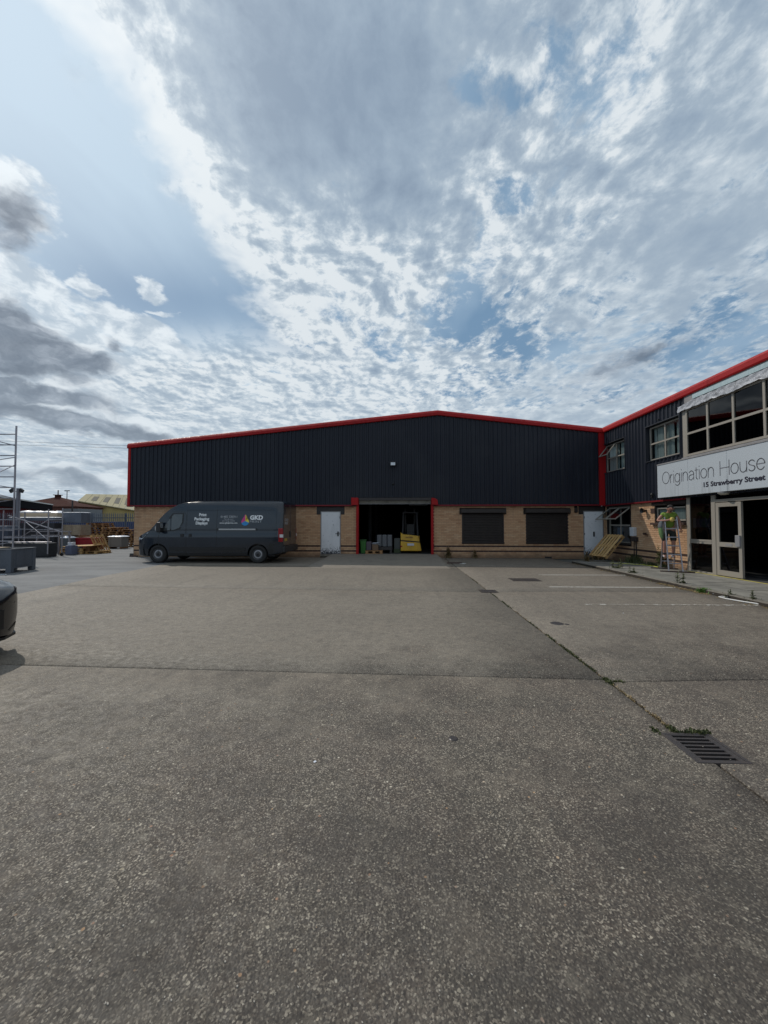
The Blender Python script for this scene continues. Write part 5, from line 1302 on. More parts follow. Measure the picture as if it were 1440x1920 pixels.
# ================================================================== PALLETS
def make_pallet(wm, L_=1.2, W_=.8, nb=5, label='', cat='pallet', group=None, bw=.10):
    t = thing('pallet', label, cat, (0, 0, 0), 0, group)
    for k in range(nb):
        w = bw if 0 < k < nb-1 else bw+.02; y = -W_/2+w/2+(W_-w)*k/(nb-1); m = MB(); m.box(-L_/2, L_/2, y-w/2, y+w/2, .122, .144); m.build('board', wm, t, local=True)
    for x in (-L_/2+.07, 0, L_/2-.07):
        m = MB(); m.box(x-.06, x+.06, -W_/2, W_/2, .100, .122); m.build('cross_board', wm, t, local=True)
        for y in (-W_/2+.05, 0, W_/2-.05): m = MB(); m.box(x-.06, x+.06, y-.05, y+.05, .022, .100); m.build('block', wm, t, local=True)
    for y in (-W_/2+.05, 0, W_/2-.05): m = MB(); m.box(-L_/2, L_/2, y-.05, y+.05, 0, .022); m.build('base_board', wm, t, local=True)
    return t
# pallet leaning on the office wall
p1 = make_pallet(M_WOODY, 1.2, 1.0, 6, 'yellowish wooden pallet leaning on the office wall under the open window')
p1.matrix_world = Matrix.Translation((8.66, 16.45, .62)) @ Matrix.Rotation(R(8), 4, 'Z') @ Matrix.Rotation(R(-48), 4, 'Y') @ Matrix.Translation((0, 0, -.07))
# pallet inside the loading door
p2 = make_pallet(M_WOODG, .8, .8, 5, 'small grey pallet loaded with boxes inside the loading door'); p2.location = (-1.17, 18.35, .152)
# leaning pallet in the left yard, and flat ones
p3 = make_pallet(M_WOODY, 1.05, .8, 5, 'orange wooden pallet leaning steeply against the red box', bw=.065)
X_ = Vector((-.42, -.013, .907)).normalized(); Y_ = Vector((-.03, .9995, 0)).normalized(); Z_ = X_.cross(Y_)
p3.matrix_world = Matrix(((X_.x, Y_.x, Z_.x, -15.98), (X_.y, Y_.y, Z_.y, 20.12), (X_.z, Y_.z, Z_.z, .52), (0, 0, 0, 1)))
p4 = make_pallet(M_WOODY, 1.2, .9, 5, 'flat pallet lying in front of the red box'); p4.location = (-16.1, 19.75, 0); p4.rotation_euler = (0, 0, R(-6))
p5 = copy_tree(p4, None, 'lower flat pallet under the loose plywood board'); p5.location = (-16.85, 19.55, .0); p5.rotation_euler = (0, 0, R(4))
p6 = copy_tree(p4, None, 'upper flat pallet under the loose plywood board'); p6.location = (-16.80, 19.6, .146); p6.rotation_euler = (0, 0, R(-3))
for p in (p4, p5, p6): p['group'] = 'flat pallets in front of the red box'
m = MB(); m.box(-.85, .72, -.45, .42, 0, .03); b_ = m.build('plywood_board', M_WOODY); b_.location = (-16.5, 19.6, .40); b_.rotation_euler = (R(2), R(-2), R(3)); tag(b_, 'loose plywood board lying on two stacked pallets', 'board')
for k, (x, y) in enumerate(((-16.95, 19.5), (-16.1, 19.7))):
    m = MB(); m.box(-.1, .1, -.35, .35, 0, .115 if k == 0 else .25); o = m.build('timber_block', M_WOODG); o.location = (x, y, .292 if k == 0 else .148); tag(o, ('left' if k == 0 else 'right') + ' timber block propping up the loose plywood board', 'timber')

# ================================================================== LOADING DOOR CONTENTS
FZ = .152
def boxobj(name, label, cat, x0, x1, y0, y1, z0, z1, mm, bevel=.008, group=None):
    m = MB(); cx_, cy_ = (x0+x1)/2, (y0+y1)/2; m.box(x0-cx_, x1-cx_, y0-cy_, y1-cy_, 0, z1-z0); o = m.build(name, mm, bevel=bevel); o.location = (cx_, cy_, z0)
    return tag(o, label, cat, group)
boxobj('cardboard_box', 'brown cardboard box on the pallet inside the loading door', 'box', -1.27, -.98, 18.2, 18.55, .30, .58, mat('cardboard', (.17, .11, .07), .85))
boxobj('dark_bundle', 'dark wrapped bundle beside the cardboard box on the pallet', 'bundle', -1.55, -1.30, 18.1, 18.6, .30, .72, mat('dark_wrap', (.07, .055, .07), .5), .03)
m = MB(); r_ = random.Random(2)
for k in range(5):
    c = Vector((-1.14+r_.uniform(-.05, .05), 18.33+r_.uniform(-.05, .05), .585+k*.018)); a = r_.uniform(-.6, .6)
    m.obox(c, (math.cos(a)*.16, math.sin(a)*.16, r_.uniform(-.02, .03)), (-math.sin(a)*.10, math.cos(a)*.10, 0), (0, 0, .003))
tag(m.build('paper_stack', mat('white_paper', (.62, .66, .74), .6)), 'loose white papers on top of the cardboard box', 'papers')
t = thing('green_bin', 'bright green bin just inside the left jamb', 'bin', (-1.70, 18.3, FZ))
m = MB(); i = 0
m.prism([(-.10, -.16, 0), (.12, -.16, 0), (.15, -.18, .62), (-.13, -.18, .62)], (0, .34, 0)); m.build('bin_body', mat('green_plastic', (.03, .15, .02), .5), t, local=True, bevel=.015)
m = MB(); m.box(-.15, .17, -.2, .18, .62, .66); m.build('lid', mat('green_plastic_dark', (.02, .09, .015), .5), t, local=True)
t = thing('pallet_crate', 'pale grey stacked crates wrapped in plastic inside the loading door', 'crate', (-.70, 18.75, FZ))
for k in range(3):
    m = MB(); m.box(-.36+k*.25, -.125+k*.25, -.3, .3, .30, .88); m.build('sack', mat("pale_wrap", (.10, .105, .115), .35, fn=grime((.12, .13, .15), .6, 5)), t, local=True, bevel=.04)
m = MB(); m.box(-.38, .38, -.32, .32, .16, .295); m.box(-.36, -.26, -.3, .3, 0, .16); m.box(.26, .36, -.3, .3, 0, .16); m.build('crate_base', M_DARKMET, t, local=True)
boxobj('grey_crate', 'dark grey crate between the wrapped crates and the forklift', 'crate', -.23, .05, 18.6, 19.0, .35, .86, mat('dark_crate', (.06, .065, .06), .6))
boxobj('crate_stand', 'low green base below the dark grey crate', 'stand', -.25, .07, 18.58, 19.02, FZ, .348, mat('dull_green', (.035, .05, .02), .7))
# forklift, its yellow counterweight towards us
fk = thing('forklift', 'yellow forklift truck standing inside the loading door', 'forklift', (.58, 18.9, FZ))
YM = mat('yellow_paint', (.62, .36, .02), .4, fn=grime((.25, .14, .02), .5, 3))
m = MB(); m.prism([(-.50, -.45, .10), (.50, -.45, .10), (.43, -.45, .50), (-.50, -.45, .57)], (0, .5, 0)); m.build('counterweight', YM, fk, local=True, bevel=.03)
m = MB(); m.prism([(-.50, -.42, .62), (.42, -.42, .545), (.36, -.40, .82), (-.38, -.40, .90), (-.50, -.40, 1.00)], (0, .8, 0)); m.build('engine_cover', YM, fk, local=True, bevel=.03)
m = MB(); m.box(-.49, .42, -.40, .3, .50, .62); m.build('seam', M_BLACK, fk, local=True)
m = MB(); m.box(-.18, .14, -.475, -.452, .36, .47); m.build('number_plate', mat('pale_plate', (.55, .56, .6), .4), fk, local=True)
vs, fs = text_mesh('HYSTER', .12, .002); mx = max(v.x for v in vs); m = MB(); m.v = [(-.26+v.x*.34/mx, -.432, .72+v.y*.75) for v in vs]; m.f = fs; m.build('lettering', mat('maroon_letter', (.08, .01, .01), .5), fk, local=True, fix=False)
m = MB(); m.box(-.52, -.42, -.46, -.44, .30, .36); m.build('reflector', MATS['red_lens'], fk, local=True)
for x in (-.40, .34):
    m = MB(); m.beam((x, -.1, .8), (x*.9, .1, 1.95), .06, .06); m.build('guard_post', mat('guard_grey', (.025, .025, .028), .7), fk, local=True)
    m = MB(); m.beam((x, 1.1, .8), (x*.9, 1.0, 1.95), .06, .06); m.build('guard_post', MATS['guard_grey'], fk, local=True)
m = MB(); m.box(-.42, .38, .05, 1.05, 1.93, 1.98); m.build('overhead_guard', MATS['guard_grey'], fk, local=True)
m = MB(); m.box(-.2, .2, .3, .4, .9, 1.4); m.box(-.2, .2, -.05, .4, .85, .95); m.build('seat', M_BLACK, fk, local=True, bevel=.03)
m = MB(); m.box(-.28, -.2, 1.5, 1.6, 0, 2.2); m.box(.2, .28, 1.5, 1.6, 0, 2.2); m.box(-.28, .28, 1.52, 1.58, 1.1, 1.2); m.build('mast', M_DARKMET, fk, local=True)
for x in (-.42, .42):
    for y in (.0, 1.2): m = MB(); m.lathe((x, y, .22), [(0, -.08), (.22, -.08), (.22, .08), (0, .08)], 'X', 20); m.build('wheel', M_TYRE, fk, local=True)
m = MB(); m.box(-.45, .45, .3, 1.4, .18, .8); m.build('chassis', YM, fk, local=True)
# strip light on the inner ceiling, unlit
t = thing('strip_light', 'unlit strip light hanging inside the dark warehouse', 'light', (1.05, 21, 2.55)); m = MB(); m.box(-.5, .5, -.06, .06, 0, .06); m.build('tube', mat('dull_white', (.4, .42, .42), .5), t, local=True)
t = thing('traffic_debris', 'brown timber offcut and scrap by the right jamb', 'scrap', (2.25, 15.35, 0))
m = MB(); m.box(-.35, .25, -.12, .10, 0, .03); m.build('scrap_board', M_BRICKD, t, local=True)
m = MB(); m.path([(.2, -.1, .01), (.35, -.25, .015), (.28, -.38, .01), (.1, -.33, .012)], .012); m.build('scrap_strip', mat('pale_scrap', (.5, .48, .44), .6), t, local=True)

# ================================================================== LEFT YARD
M_BINP = mat('grey_bin_plastic', (.085, .097, .118), .6, fn=grime((.055, .06, .07), .5, 3))
def pallet_box(label, loc, rz):
    t = thing('bulk_container', label, 'container', loc, rz); Lx, Ly, H_ = 1.2, 1.0, .76; m = MB()
    for a in ((-Lx/2, Lx/2, -Ly/2, -Ly/2+.03), (-Lx/2, Lx/2, Ly/2-.03, Ly/2)): m.box(a[0], a[1], a[2], a[3], .13, H_-.03)
    m.box(-Lx/2, -Lx/2+.03, -Ly/2+.03, Ly/2-.03, .13, H_-.03); m.box(Lx/2-.03, Lx/2, -Ly/2+.03, Ly/2-.03, .13, H_-.03); m.box(-Lx/2+.03, Lx/2-.03, -Ly/2+.03, Ly/2-.03, .13, .16); m.build('shell', M_BINP, t, local=True)
    m = MB(); e = .022
    m.box(-Lx/2-e, Lx/2+e, -Ly/2-e, -Ly/2+.04, H_-.03, H_); m.box(-Lx/2-e, Lx/2+e, Ly/2-.04, Ly/2+e, H_-.03, H_); m.box(-Lx/2-e, -Lx/2+.04, -Ly/2+.04, Ly/2-.04, H_-.03, H_); m.box(Lx/2-.04, Lx/2+e, -Ly/2+.04, Ly/2-.04, H_-.03, H_); m.build('rim', M_BINP, t, local=True, bevel=.006)
    for sx in (-1, 1):
        for sy in (-1, 1): m = MB(); m.box(sx*(Lx/2+.018), sx*(Lx/2-.14), sy*(Ly/2+.018), sy*(Ly/2-.12), 0, H_-.031); m.build('corner_leg', M_BINP, t, local=True, bevel=.01)
    for sy in (-1, 1):
        m = MB(); m.box(-.07, .07, sy*(Ly/2+.016), sy*(Ly/2-.10), 0, H_-.031); m.build('middle_leg', M_BINP, t, local=True, bevel=.01)
        for x in (-.29, .29): m = MB(); m.box(x-.17, x+.17, sy*(Ly/2+.008), sy*(Ly/2-.001), .20, H_-.12); m.build('side_panel', M_BINP, t, local=True, bevel=.006)
    for sx in (-1, 1):
        m = MB(); m.box(sx*(Lx/2+.008), sx*(Lx/2-.001), -.3, .3, .20, H_-.12); m.build('side_panel', M_BINP, t, local=True, bevel=.006)
    return t
pallet_box('grey plastic bulk container standing alone on the asphalt at the left edge', (-12.95, 12.13, 0), R(10))
boxobj('timber_sheet', 'brown wooden sheet laid across the open grey bulk container', 'sheet', -13.5, -12.9, 11.75, 12.3, .765, .79, M_PLY)
m = MB(); m.path([(-12.3, 11.2, .012), (-12.0, 11.35, .012), (-11.85, 11.2, .012)], .012); tag(m.build('pale_strap', mat('pale_strap', (.5, .52, .55), .5)), 'pale strap lying on the asphalt by the bulk container', 'strap')
# tall scaffold tower: only its right hand post and rungs reach into the picture
def tower(name, label, x0, x1, y0, y1, lifts, ztop, diag):
    t = thing(name, label, 'scaffold', (x1, y1, 0))
    P = [(x0, y0), (x1, y0), (x1, y1), (x0, y1)]
    for (x, y) in P:
        m = MB(); m.tube((x, y, .14), (x, y, ztop), .036, 8); m.build('post', M_ALU, t)
        m = MB(); m.lathe((x, y, .07), [(0, -.02), (.07, -.02), (.07, .02), (0, .02)], 'Y', 14); m.tube((x, y, .07), (x, y, .15), .018, 6); m.build('castor', M_BLACK, t)
    z = .30
    while z < ztop:
        for a, b in (((x0, y1), (x1, y1)), ((x0, y0), (x1, y0))): m = MB(); m.tube((a[0], a[1], z), (b[0], b[1], z), .026, 6); m.build('rung', M_ALU, t)
        z += lifts
    for k, (a, b, za, zb_) in enumerate(diag):
        m = MB(); m.tube((P[a][0], P[a][1], za), (P[b][0], P[b][1], zb_), .019, 6); m.build('brace', M_ALU, t)
    return t
dg_ = []
for k in range(3): dg_ += [(2, 1, 1.25+1.9*k, 1.35+1.9*k), (3, 2, .55+1.9*k, .74+1.9*k), (3, 0, .45+1.9*k, 1.55+1.9*k)]
dg_ += [(1, 2, 3.2, 4.2), (3, 2, 3.0, 2.7)]
tt = tower('scaffold_tower', 'tall aluminium scaffold tower rising at the left edge of the yard', -18.5, -17.17, 14.9, 16.5, .48, 5.95, dg_)
m = MB(); m.box(-18.4, -17.2, 15.0, 16.4, 2.60, 2.66); m.build('platform', M_PLY, tt)
ms = thing('mobile_scaffold', 'low aluminium mobile scaffold with crossed braces before the stacked boxes', 'scaffold', (-16.27, 18, 0))
XA_, XB_, YA_, YB_ = -18.45, -16.27, 17.25, 18.0
for x, y, h in ((XA_, YA_, 2.18), (XA_, YB_, 2.2), (XB_, YA_, 2.24), (XB_, YB_, 2.32), (XA_+.28, YB_, 2.1)):
    m = MB(); m.tube((x, y, .15), (x, y, h), .027, 8); m.build('post', M_ALU, ms)
    if h != 2.1: m = MB(); m.lathe((x, y, .08), [(0, -.02), (.08, -.02), (.08, .02), (0, .02)], 'Y', 14); m.tube((x, y, .08), (x, y, .16), .02, 6); m.build('castor', M_BLACK, ms)
for x in (XA_, XB_):
    for z in (.95, 1.3, 1.75): m = MB(); m.tube((x, YA_, z), (x, YB_, z), .02, 6); m.build('rung', M_ALU, ms)
for (a, b, r) in (((XA_, YB_, 2.12), (XB_-.6, YB_, 2.12), .02), ((XA_, YA_, .9), (XB_, YA_, .9), .022), ((XA_, YB_, 1.30), (XB_, YB_, 1.25), .015),
                  ((XA_+.2, YA_, 1.95), (XB_, YB_, 1.15), .030), ((XA_+.2, YB_, 1.75), (XB_, YA_, .80), .016), ((XB_, YA_, 1.75), (XA_+.1, YB_, .9), .018), ((XA_, YB_, .95), (XB_, YB_, .95), .018)):
    m = MB(); m.tube(a, b, r, 6); m.build('brace', M_ALU, ms)
# stacked boxes and crates along the edge of the yard
M_WRAP = mat('grey_wrapped_load', (.14, .16, .20), .35, fn=grime((.07, .08, .10), .6, 3)); M_FILM = mat('white_film', (.72, .74, .80), .4)
M_BLKB = mat('black_bulk_plastic', (.020, .022, .026), .55, fn=grime((.04, .04, .045), .5, 2)); M_STACKD = mat('dark_load', (.035, .035, .042), .6)  # the stacked load is a plain dark grey
def film_top(label, x0, x1, y0, y1, z, h=.05, seed=1):
    r_ = random.Random(seed); n, k = 14, 6; m = MB()
    for j in range(k+1):
        for i in range(n+1):
            m.v.append((x0+(x1-x0)*i/n, y0+(y1-y0)*j/k, z+(r_.uniform(.01, h)+h*.6*abs(math.sin(i*.9+seed)) if 0 < i < n and 0 < j < k else 0)))
    for j in range(k):
        for i in range(n): a = j*(n+1)+i; m.f.append((a, a+1, a+n+2, a+n+1))
    o = m.build('film_sheet', M_FILM, smooth=True, fix=False); return tag(o, label, 'plastic sheet')
boxobj('black_container', 'long black plastic container on the ground behind the low scaffold', 'container', -18.35, -16.40, 17.33, 17.90, 0, .66, M_BLKB, .04)
boxobj('load_stack', 'dark stacked load between black container and silver wrapped layer', 'load', -21.4, -19.0, 20.5, 21.1, 0, 1.60, M_STACKD, .02)
boxobj('wrapped_load', 'silver wrapped flat load, the middle layer at the left of the stack', 'load', -21.6, -18.95, 20.45, 21.1, 1.72, 1.90, M_WRAP, .03)
boxobj('beige_load', 'beige boxed load topped with white film, upper layer of the stack', 'load', -21.9, -19.5, 21.2, 21.8, 1.905, 2.18, M_PLY, .02)
boxobj('wrapped_load', 'blue grey wrapped crate load, topmost above the plywood crate', 'load', -19.05, -17.90, 21.0, 21.7, 1.60, 2.19, M_WRAP, .03)
film_top('white plastic film crumpled over the beige load', -21.9, -19.5, 21.2, 21.8, 2.185, .09, 2); film_top('white plastic film lying over the blue grey wrapped load', -19.05, -17.90, 21.0, 21.7, 2.195, .015, 5)
film_top('bright plastic film edge over the silver wrapped load', -21.6, -18.95, 20.45, 21.1, 1.905, .02, 3)
def ply_crate(label, x0, x1, y0, y1, z0, z1, mm=M_PLY, name='plywood_crate', nb=3):
    t = thing(name, label, 'crate', ((x0+x1)/2, (y0+y1)/2, z0)); Lx, Ly, H_ = (x1-x0)/2, (y1-y0)/2, z1-z0
    m = MB(); m.box(-Lx, Lx, -Ly, Ly, .11, H_); m.build('crate_side', mm, t, local=True)
    for k in range(nb):
        x = -Lx+.06+(2*Lx-.12)*k/(nb-1); m = MB(); m.box(x-.06, x+.06, -Ly-.02, -Ly, .11, H_); m.build('batten', mm, t, local=True)
        m = MB(); m.box(x-.06, x+.06, -Ly, Ly, 0, .109); m.build('skid', M_WOODG, t, local=True)
    return t
ply_crate('plywood crate under the blue grey wrapped load', -19.05, -17.90, 21.0, 21.7, .80, 1.50)
ply_crate('lower plywood crate standing on the ground behind the red box', -19.05, -17.90, 21.35, 22.0, 0, .78)
boxobj('grey_case', 'low grey case with white sheet on top, left of the red box', 'case', -18.45, -17.85, 20.2, 20.7, 0, .78, mat('grey_case', (.10, .11, .12), .6), .02)
film_top('white sheet heaped on the low grey case', -18.45, -17.85, 20.2, 20.7, .785, .07, 8)
t = thing('red_box', 'long red covered box standing behind the flat pallets', 'box', (-17.35, 20.95, 0))
m = MB(); m.box(-.58, .60, -.35, .35, .1, .74); m.build('box_body', mat('red_tarpaulin', (.30, .012, .02), .5, fn=grime((.14, .008, .012), .6, 3)), t, local=True, bevel=.05)
m = MB(); m.box(-.60, .62, -.37, .37, .70, .78); m.build('lid', MATS['red_tarpaulin'], t, local=True, bevel=.02)
ply_crate('pale crate under white film at the right end of the row', -18.15, -17.3, 23.4, 24.0, 0, .74, mat('grey_ply', (.22, .20, .18), .7), 'pale_crate', 2)
film_top('white plastic film draped over the pale crate', -18.2, -17.25, 23.35, 24.05, .745, .05, 4)
boxobj('blue_crate', 'small blue grey crate standing on end left of the pallets', 'crate', -16.74, -16.42, 18.7, 19.1, 0, .46, mat('blue_crate', (.14, .16, .24), .6), .02)
boxobj('white_box', 'small white box on top of the blue grey crate', 'box', -16.66, -16.45, 18.75, 19.0, .462, .62, M_FILM, .01)
boxobj('white_drum', 'small white tub beside the blue grey crate', 'tub', -16.64, -16.45, 19.2, 19.45, 0, .36, mat('tub_white', (.42, .42, .48), .5), .03)
boxobj('stacked_crate', 'black crate at the bottom of the pile behind the tall scaffold tower', 'crate', -21.2, -19.6, 18.6, 19.4, 0, .75, M_BLKB, .03, 'crates piled behind the scaffold tower')
boxobj('stacked_crate', 'dull blue crate in the middle of the pile behind the tall scaffold tower', 'crate', -21.1, -19.7, 18.65, 19.4, .76, 1.25, mat('dull_blue_crate', (.05, .06, .09), .6), .03, 'crates piled behind the scaffold tower')
boxobj('stacked_crate', 'flat silver topped crate on the pile behind the tall scaffold tower', 'crate', -21.2, -19.8, 18.7, 19.4, 1.26, 1.45, M_WRAP, .02, 'crates piled behind the scaffold tower')
t = thing('pipe_bundle', 'bundle of grey tubes lying on the long black container', 'pipes', (-17.4, 17.6, .66))
for k in range(6): m = MB(); m.tube((-.95+.05*k, -.18+.07*k, .025+.0*k), (.85, -.20+.07*k, .03), .022, 8); m.build('tube', M_ALU, t, local=True)
t = thing('trestle', 'grey steel trestle frame standing on the asphalt behind the low scaffold', 'trestle', (-17.6, 18.9, 0))
for z in (.95, 1.15):
    m = MB(); m.box(-1.1, 1.0, -.03, .03, z, z+.04); m.build('beam', M_ALU, t, local=True)
for x in (-.8, -.2, .35, .9): m = MB(); m.box(x-.03, x+.03, -.03, .03, 0, 1.2); m.build('upright', M_ALU, t, local=True)
t = thing('orange_planks', 'loose orange planks stacked on the ground right of the flat pallets', 'planks', (-15.75, 19.9, 0))
for k in range(5): m = MB(); m.beam((-.45, -.2+.1*k, .02+.022*(k % 2)), (.35, -.25+.11*k, .02+.022*(k % 2)), .09, .02); m.build('plank', M_WOODY, t, local=True)
# heaps of weathered pallets further back
pw = make_pallet(M_WOODG, 1.2, 1.0, 6, 'x', 'pallet', 'weathered pallets stacked before the fence')
first = True; r_ = random.Random(9)
names = ['left heap of weathered pallets', 'middle heap of weathered pallets', 'right heap of weathered pallets', 'far right low heap of weathered pallets']
ordn = ['bottom', 'second', 'third', 'fourth', 'fifth', 'sixth', 'seventh', 'eighth', 'ninth', 'tenth', 'eleventh']
for h, (x, y, n) in enumerate(((-20.9, 26.2, 11), (-19.4, 25.6, 9), (-18.2, 25.9, 8), (-16.9, 26.4, 6))):
    for k in range(n):
        lab = f'{ordn[k]} pallet from the ground in the {names[h]}'
        if first: o = pw; o['label'] = lab; first = False
        else: o = copy_tree(pw, None, lab)
        o.location = (x+r_.uniform(-.06, .06), y+r_.uniform(-.05, .05), k*.147); o.rotation_euler = (0, 0, r_.uniform(-.12, .12)+R(5))
# palisade fence
fn = thing('palisade_fence', 'blue grey steel palisade fence behind the pallet heaps', 'fence', (-25, 30, 0))
M_PAL = mat('palisade_steel', (.13, .15, .19), .5, .3, fn=grime((.07, .08, .10), .5, 2))
m = MB(); x = -44.0
while x < -11:
    m.prism([(x, 29.98, .05), (x+.035, 29.955, .05), (x+.07, 29.98, .05), (x+.07, 29.98, 2.3), (x+.035, 29.955, 2.46), (x, 29.98, 2.3)], (0, .012, 0)); x += .155
m.build('pale', M_PAL, fn, fix=False, kind='stuff')
for z in (.45, 2.0):
    m = MB(); m.box(-44, -11, 30.0, 30.05, z, z+.06); m.build('rail', M_PAL, fn)
x = -44
while x < -11: m = MB(); m.box(x, x+.1, 30.05, 30.14, 0, 2.4); m.build('post', M_PAL, fn); x += 2.75
boxobj('blue_container', 'blue skip glimpsed behind the palisade fence', 'skip', -31, -19.5, 33, 35, 0, 1.75, mat('blue_skip', (.03, .05, .16), .5))
boxobj('low_store', 'low grey building seen between brick building and yellow building', 'building', -43.5, -41.3, 48, 52, 0, 3.5, mat('grey_render', (.16, .17, .18), .8))
# long shed with dark fascia and dull red wall
s = thing('red_shed', 'long low shed with black fascia and dark red wall', 'shed', (-36, 36, 0))
a = Vector((-28.0, 22.0, 0)); b = Vector((-41.5, 44.5, 0)); dv = (b-a).normalized(); nv = Vector((-dv.y, dv.x, 0))
def shed_quad(m, t0, t1, z0, z1, off): p, q = a+(b-a)*t0-nv*off*-1, a+(b-a)*t1-nv*off*-1; m.prism([(p.x, p.y, z0), (q.x, q.y, z0), (q.x, q.y, z1), (p.x, p.y, z1)], (nv.x*.12, nv.y*.12, 0))
m = MB(); shed_quad(m, -.4, 1, 0, 3.1, .25); m.build('wall', mat('dark_red_wall', (.085, .010, .012), .9, 0, .1, fn=grime((.03, .008, .01), .6, 1.0)), s)
m = MB(); shed_quad(m, -.4, 1.0, 3.05, 3.78, .0); m.build('fascia', mat('black_fascia', (.008, .008, .010), .95, 0, .05), s)
m = MB(); shed_quad(m, -.4, 1.0, 3.78, 3.90, -.05); m.build('gutter', mat('white_gutter', (.48, .48, .46), .6), s)
m = MB(); m.prism([(a.x-.4*(b-a).x, a.y-.4*(b-a).y, 3.85), (b.x, b.y, 3.85), (b.x+nv.x*9, b.y+nv.y*9, 4.4), (a.x-.4*(b-a).x+nv.x*9, a.y-.4*(b-a).y+nv.y*9, 4.4)], (0, 0, .05)); m.build('roof', mat('shed_roof', (.16, .15, .15), .8), s)
e_ = a-(b-a)*.4; m = MB(); m.prism([(e_.x+nv.x*.3, e_.y+nv.y*.3, 0), (e_.x+nv.x*9, e_.y+nv.y*9, 0), (e_.x+nv.x*9, e_.y+nv.y*9, 4.35), (e_.x+nv.x*.3, e_.y+nv.y*.3, 3.8)], tuple(dv*.1)); m.build('end_wall', MATS['dark_red_wall'], s)
e_ = b; m = MB(); m.prism([(e_.x, e_.y, 0), (e_.x+nv.x*9, e_.y+nv.y*9, 0), (e_.x+nv.x*9, e_.y+nv.y*9, 4.4), (e_.x, e_.y, 3.85)], tuple(dv*.1)); m.build('end_wall', MATS['dark_red_wall'], s)
# brick building with pyramid roof and vent
bb = thing('brick_building', 'dark brick building with hipped roof and rooftop vent', 'building', (-50, 58, 0))
M_DBR = mat('dark_brick_far', (.11, .040, .028), .85, fn=grime((.06, .025, .02), .5, .8)); M_SLATE = mat('brown_roof_tile', (.060, .022, .017), .95, 0, .1, fn=grime((.05, .03, .028), .5, 1))
x0, x1, y0, y1 = -58.5, -47.6, 55, 60; cxm, cym = -52.8, 57.5
m = MB(); m.box(x0, x1, y0, y1, 0, 4.1); m.build('wall', M_DBR, bb)
m = MB(); ap = (cxm, cym, 5.75); C4 = [(x0-.4, y0-.4, 4.1), (x1+.4, y0-.4, 4.1), (x1+.4, y1+.4, 4.1), (x0-.4, y1+.4, 4.1)]
for k in range(4): m.poly([C4[k], C4[(k+1) % 4], ap])
m.build('roof', M_SLATE, bb, fix=False)
m = MB(); m.box(cxm-.28, cxm+.28, cym-.28, cym+.28, 5.55, 5.95); m.box(cxm-.42, cxm+.42, cym-.42, cym+.42, 5.95, 6.05); m.tube((cxm, cym, 6.05), (cxm, cym, 6.75), .07); m.build('roof_vent', M_SLATE, bb)
m = MB(); m.box(-49.9, -48.9, y0-.03, y0-.001, 2.9, 3.6); m.build('window', M_GLASSD, bb)
# yellow building with skylights
yb = thing('yellow_building', 'pale yellow industrial building with four roof lights', 'building', (-48, 64, 0))
M_YW = mat('yellow_wall', (.44, .34, .13), .8, fn=grime((.22, .18, .08), .5, .6)); M_YR = mat('pale_roof', (.36, .32, .21), .9, 0, .1, fn=grime((.30, .28, .20), .5, .6))
# eaves corner A (near left), B (far right), ridge C, D
A_ = Vector((-49.9, 58, 5.05)); B_ = Vector((-46.2, 66, 4.10)); Cr = Vector((-59.0, 70, 7.1)); Dr = Vector((-49.0, 69.5, 6.85))
A_ = Vector((-50.0, 58.0, 5.05)); B_ = Vector((-44.6, 64.0, 3.75)); Cr = Vector((-56.3, 67.0, 6.80)); Dr = Vector((-60.4, 87.24, 8.148))
m = MB(); m.prism([(A_.x, A_.y, 0), (B_.x, B_.y, 0), tuple(B_), tuple(A_)], (-.2, .2, 0)); m.build('wall', M_YW, yb)
m = MB(); m.prism([(A_.x, A_.y, 0), (Cr.x, Cr.y, 0), (Cr.x, Cr.y, Cr.z-.1), tuple(A_)], (.2, .2, 0)); m.build('side_wall', M_YW, yb)
m = MB(); nn = 9
def rp(s_, t_): p = (A_.lerp(B_, s_)).lerp(Cr.lerp(Dr, s_), t_); return p
e0 = -.02
for k in range(nn):
    s0, s1 = k/nn, (k+1)/nn; q = MB(); q.prism([tuple(rp(s0, e0)), tuple(rp(s1-.006, e0)), tuple(rp(s1-.006, 1)), tuple(rp(s0, 1))], (0, 0, .12)); q.build('roof_sheet', M_YR, yb)
for k in range(4):
    s0 = .17+k*.19; q = MB(); q.prism([tuple(rp(s0, .20)), tuple(rp(s0+.085, .20)), tuple(rp(s0+.075, .66)), tuple(rp(s0-.01, .66))], (0, 0, .16)); q.build('roof_light', mat('roof_light_grey', (.15, .14, .12), .9, 0, .1), yb)
# lamp mast, wires, twin floodlights on a pole behind the tower
t = thing('lamp_mast', 'tall twin headed lamp mast beyond the brick building', 'street lamp', (-53.6, 60, 0))
m = MB(); m.tube((0, 0, 0), (0, 0, 6.85), .09, 8, .05); m.build('pole', M_DARKMET, t, local=True)
m = MB(); m.box(-.34, .34, -.05, .05, 6.85, 6.93); m.build('lamp_arm', M_DARKMET, t, local=True)
for sx in (-1, 1): m = MB(); m.box(sx*.12, sx*.38, -.1, .1, 6.82, 6.95); m.build('lamp_head', M_DARKMET, t, local=True)
t = thing('thin_pole', 'thin dark pole standing left of the yellow building', 'pole', (-33.35, 38, 0)); m = MB(); m.tube((0, 0, 0), (0, 0, 3.95), .07, 6); m.build('shaft', M_DARKMET, t, local=True)
t = thing('floodlight_pole', 'pole with two small black floodlights behind the scaffold tower', 'floodlight', (-20.28, 19.7, 0))
m = MB(); m.tube((0, 0, 0), (0, 0, 3.45), .09, 8); m.build('pole', mat('pole_grey', (.16, .16, .19), .5), t, local=True)
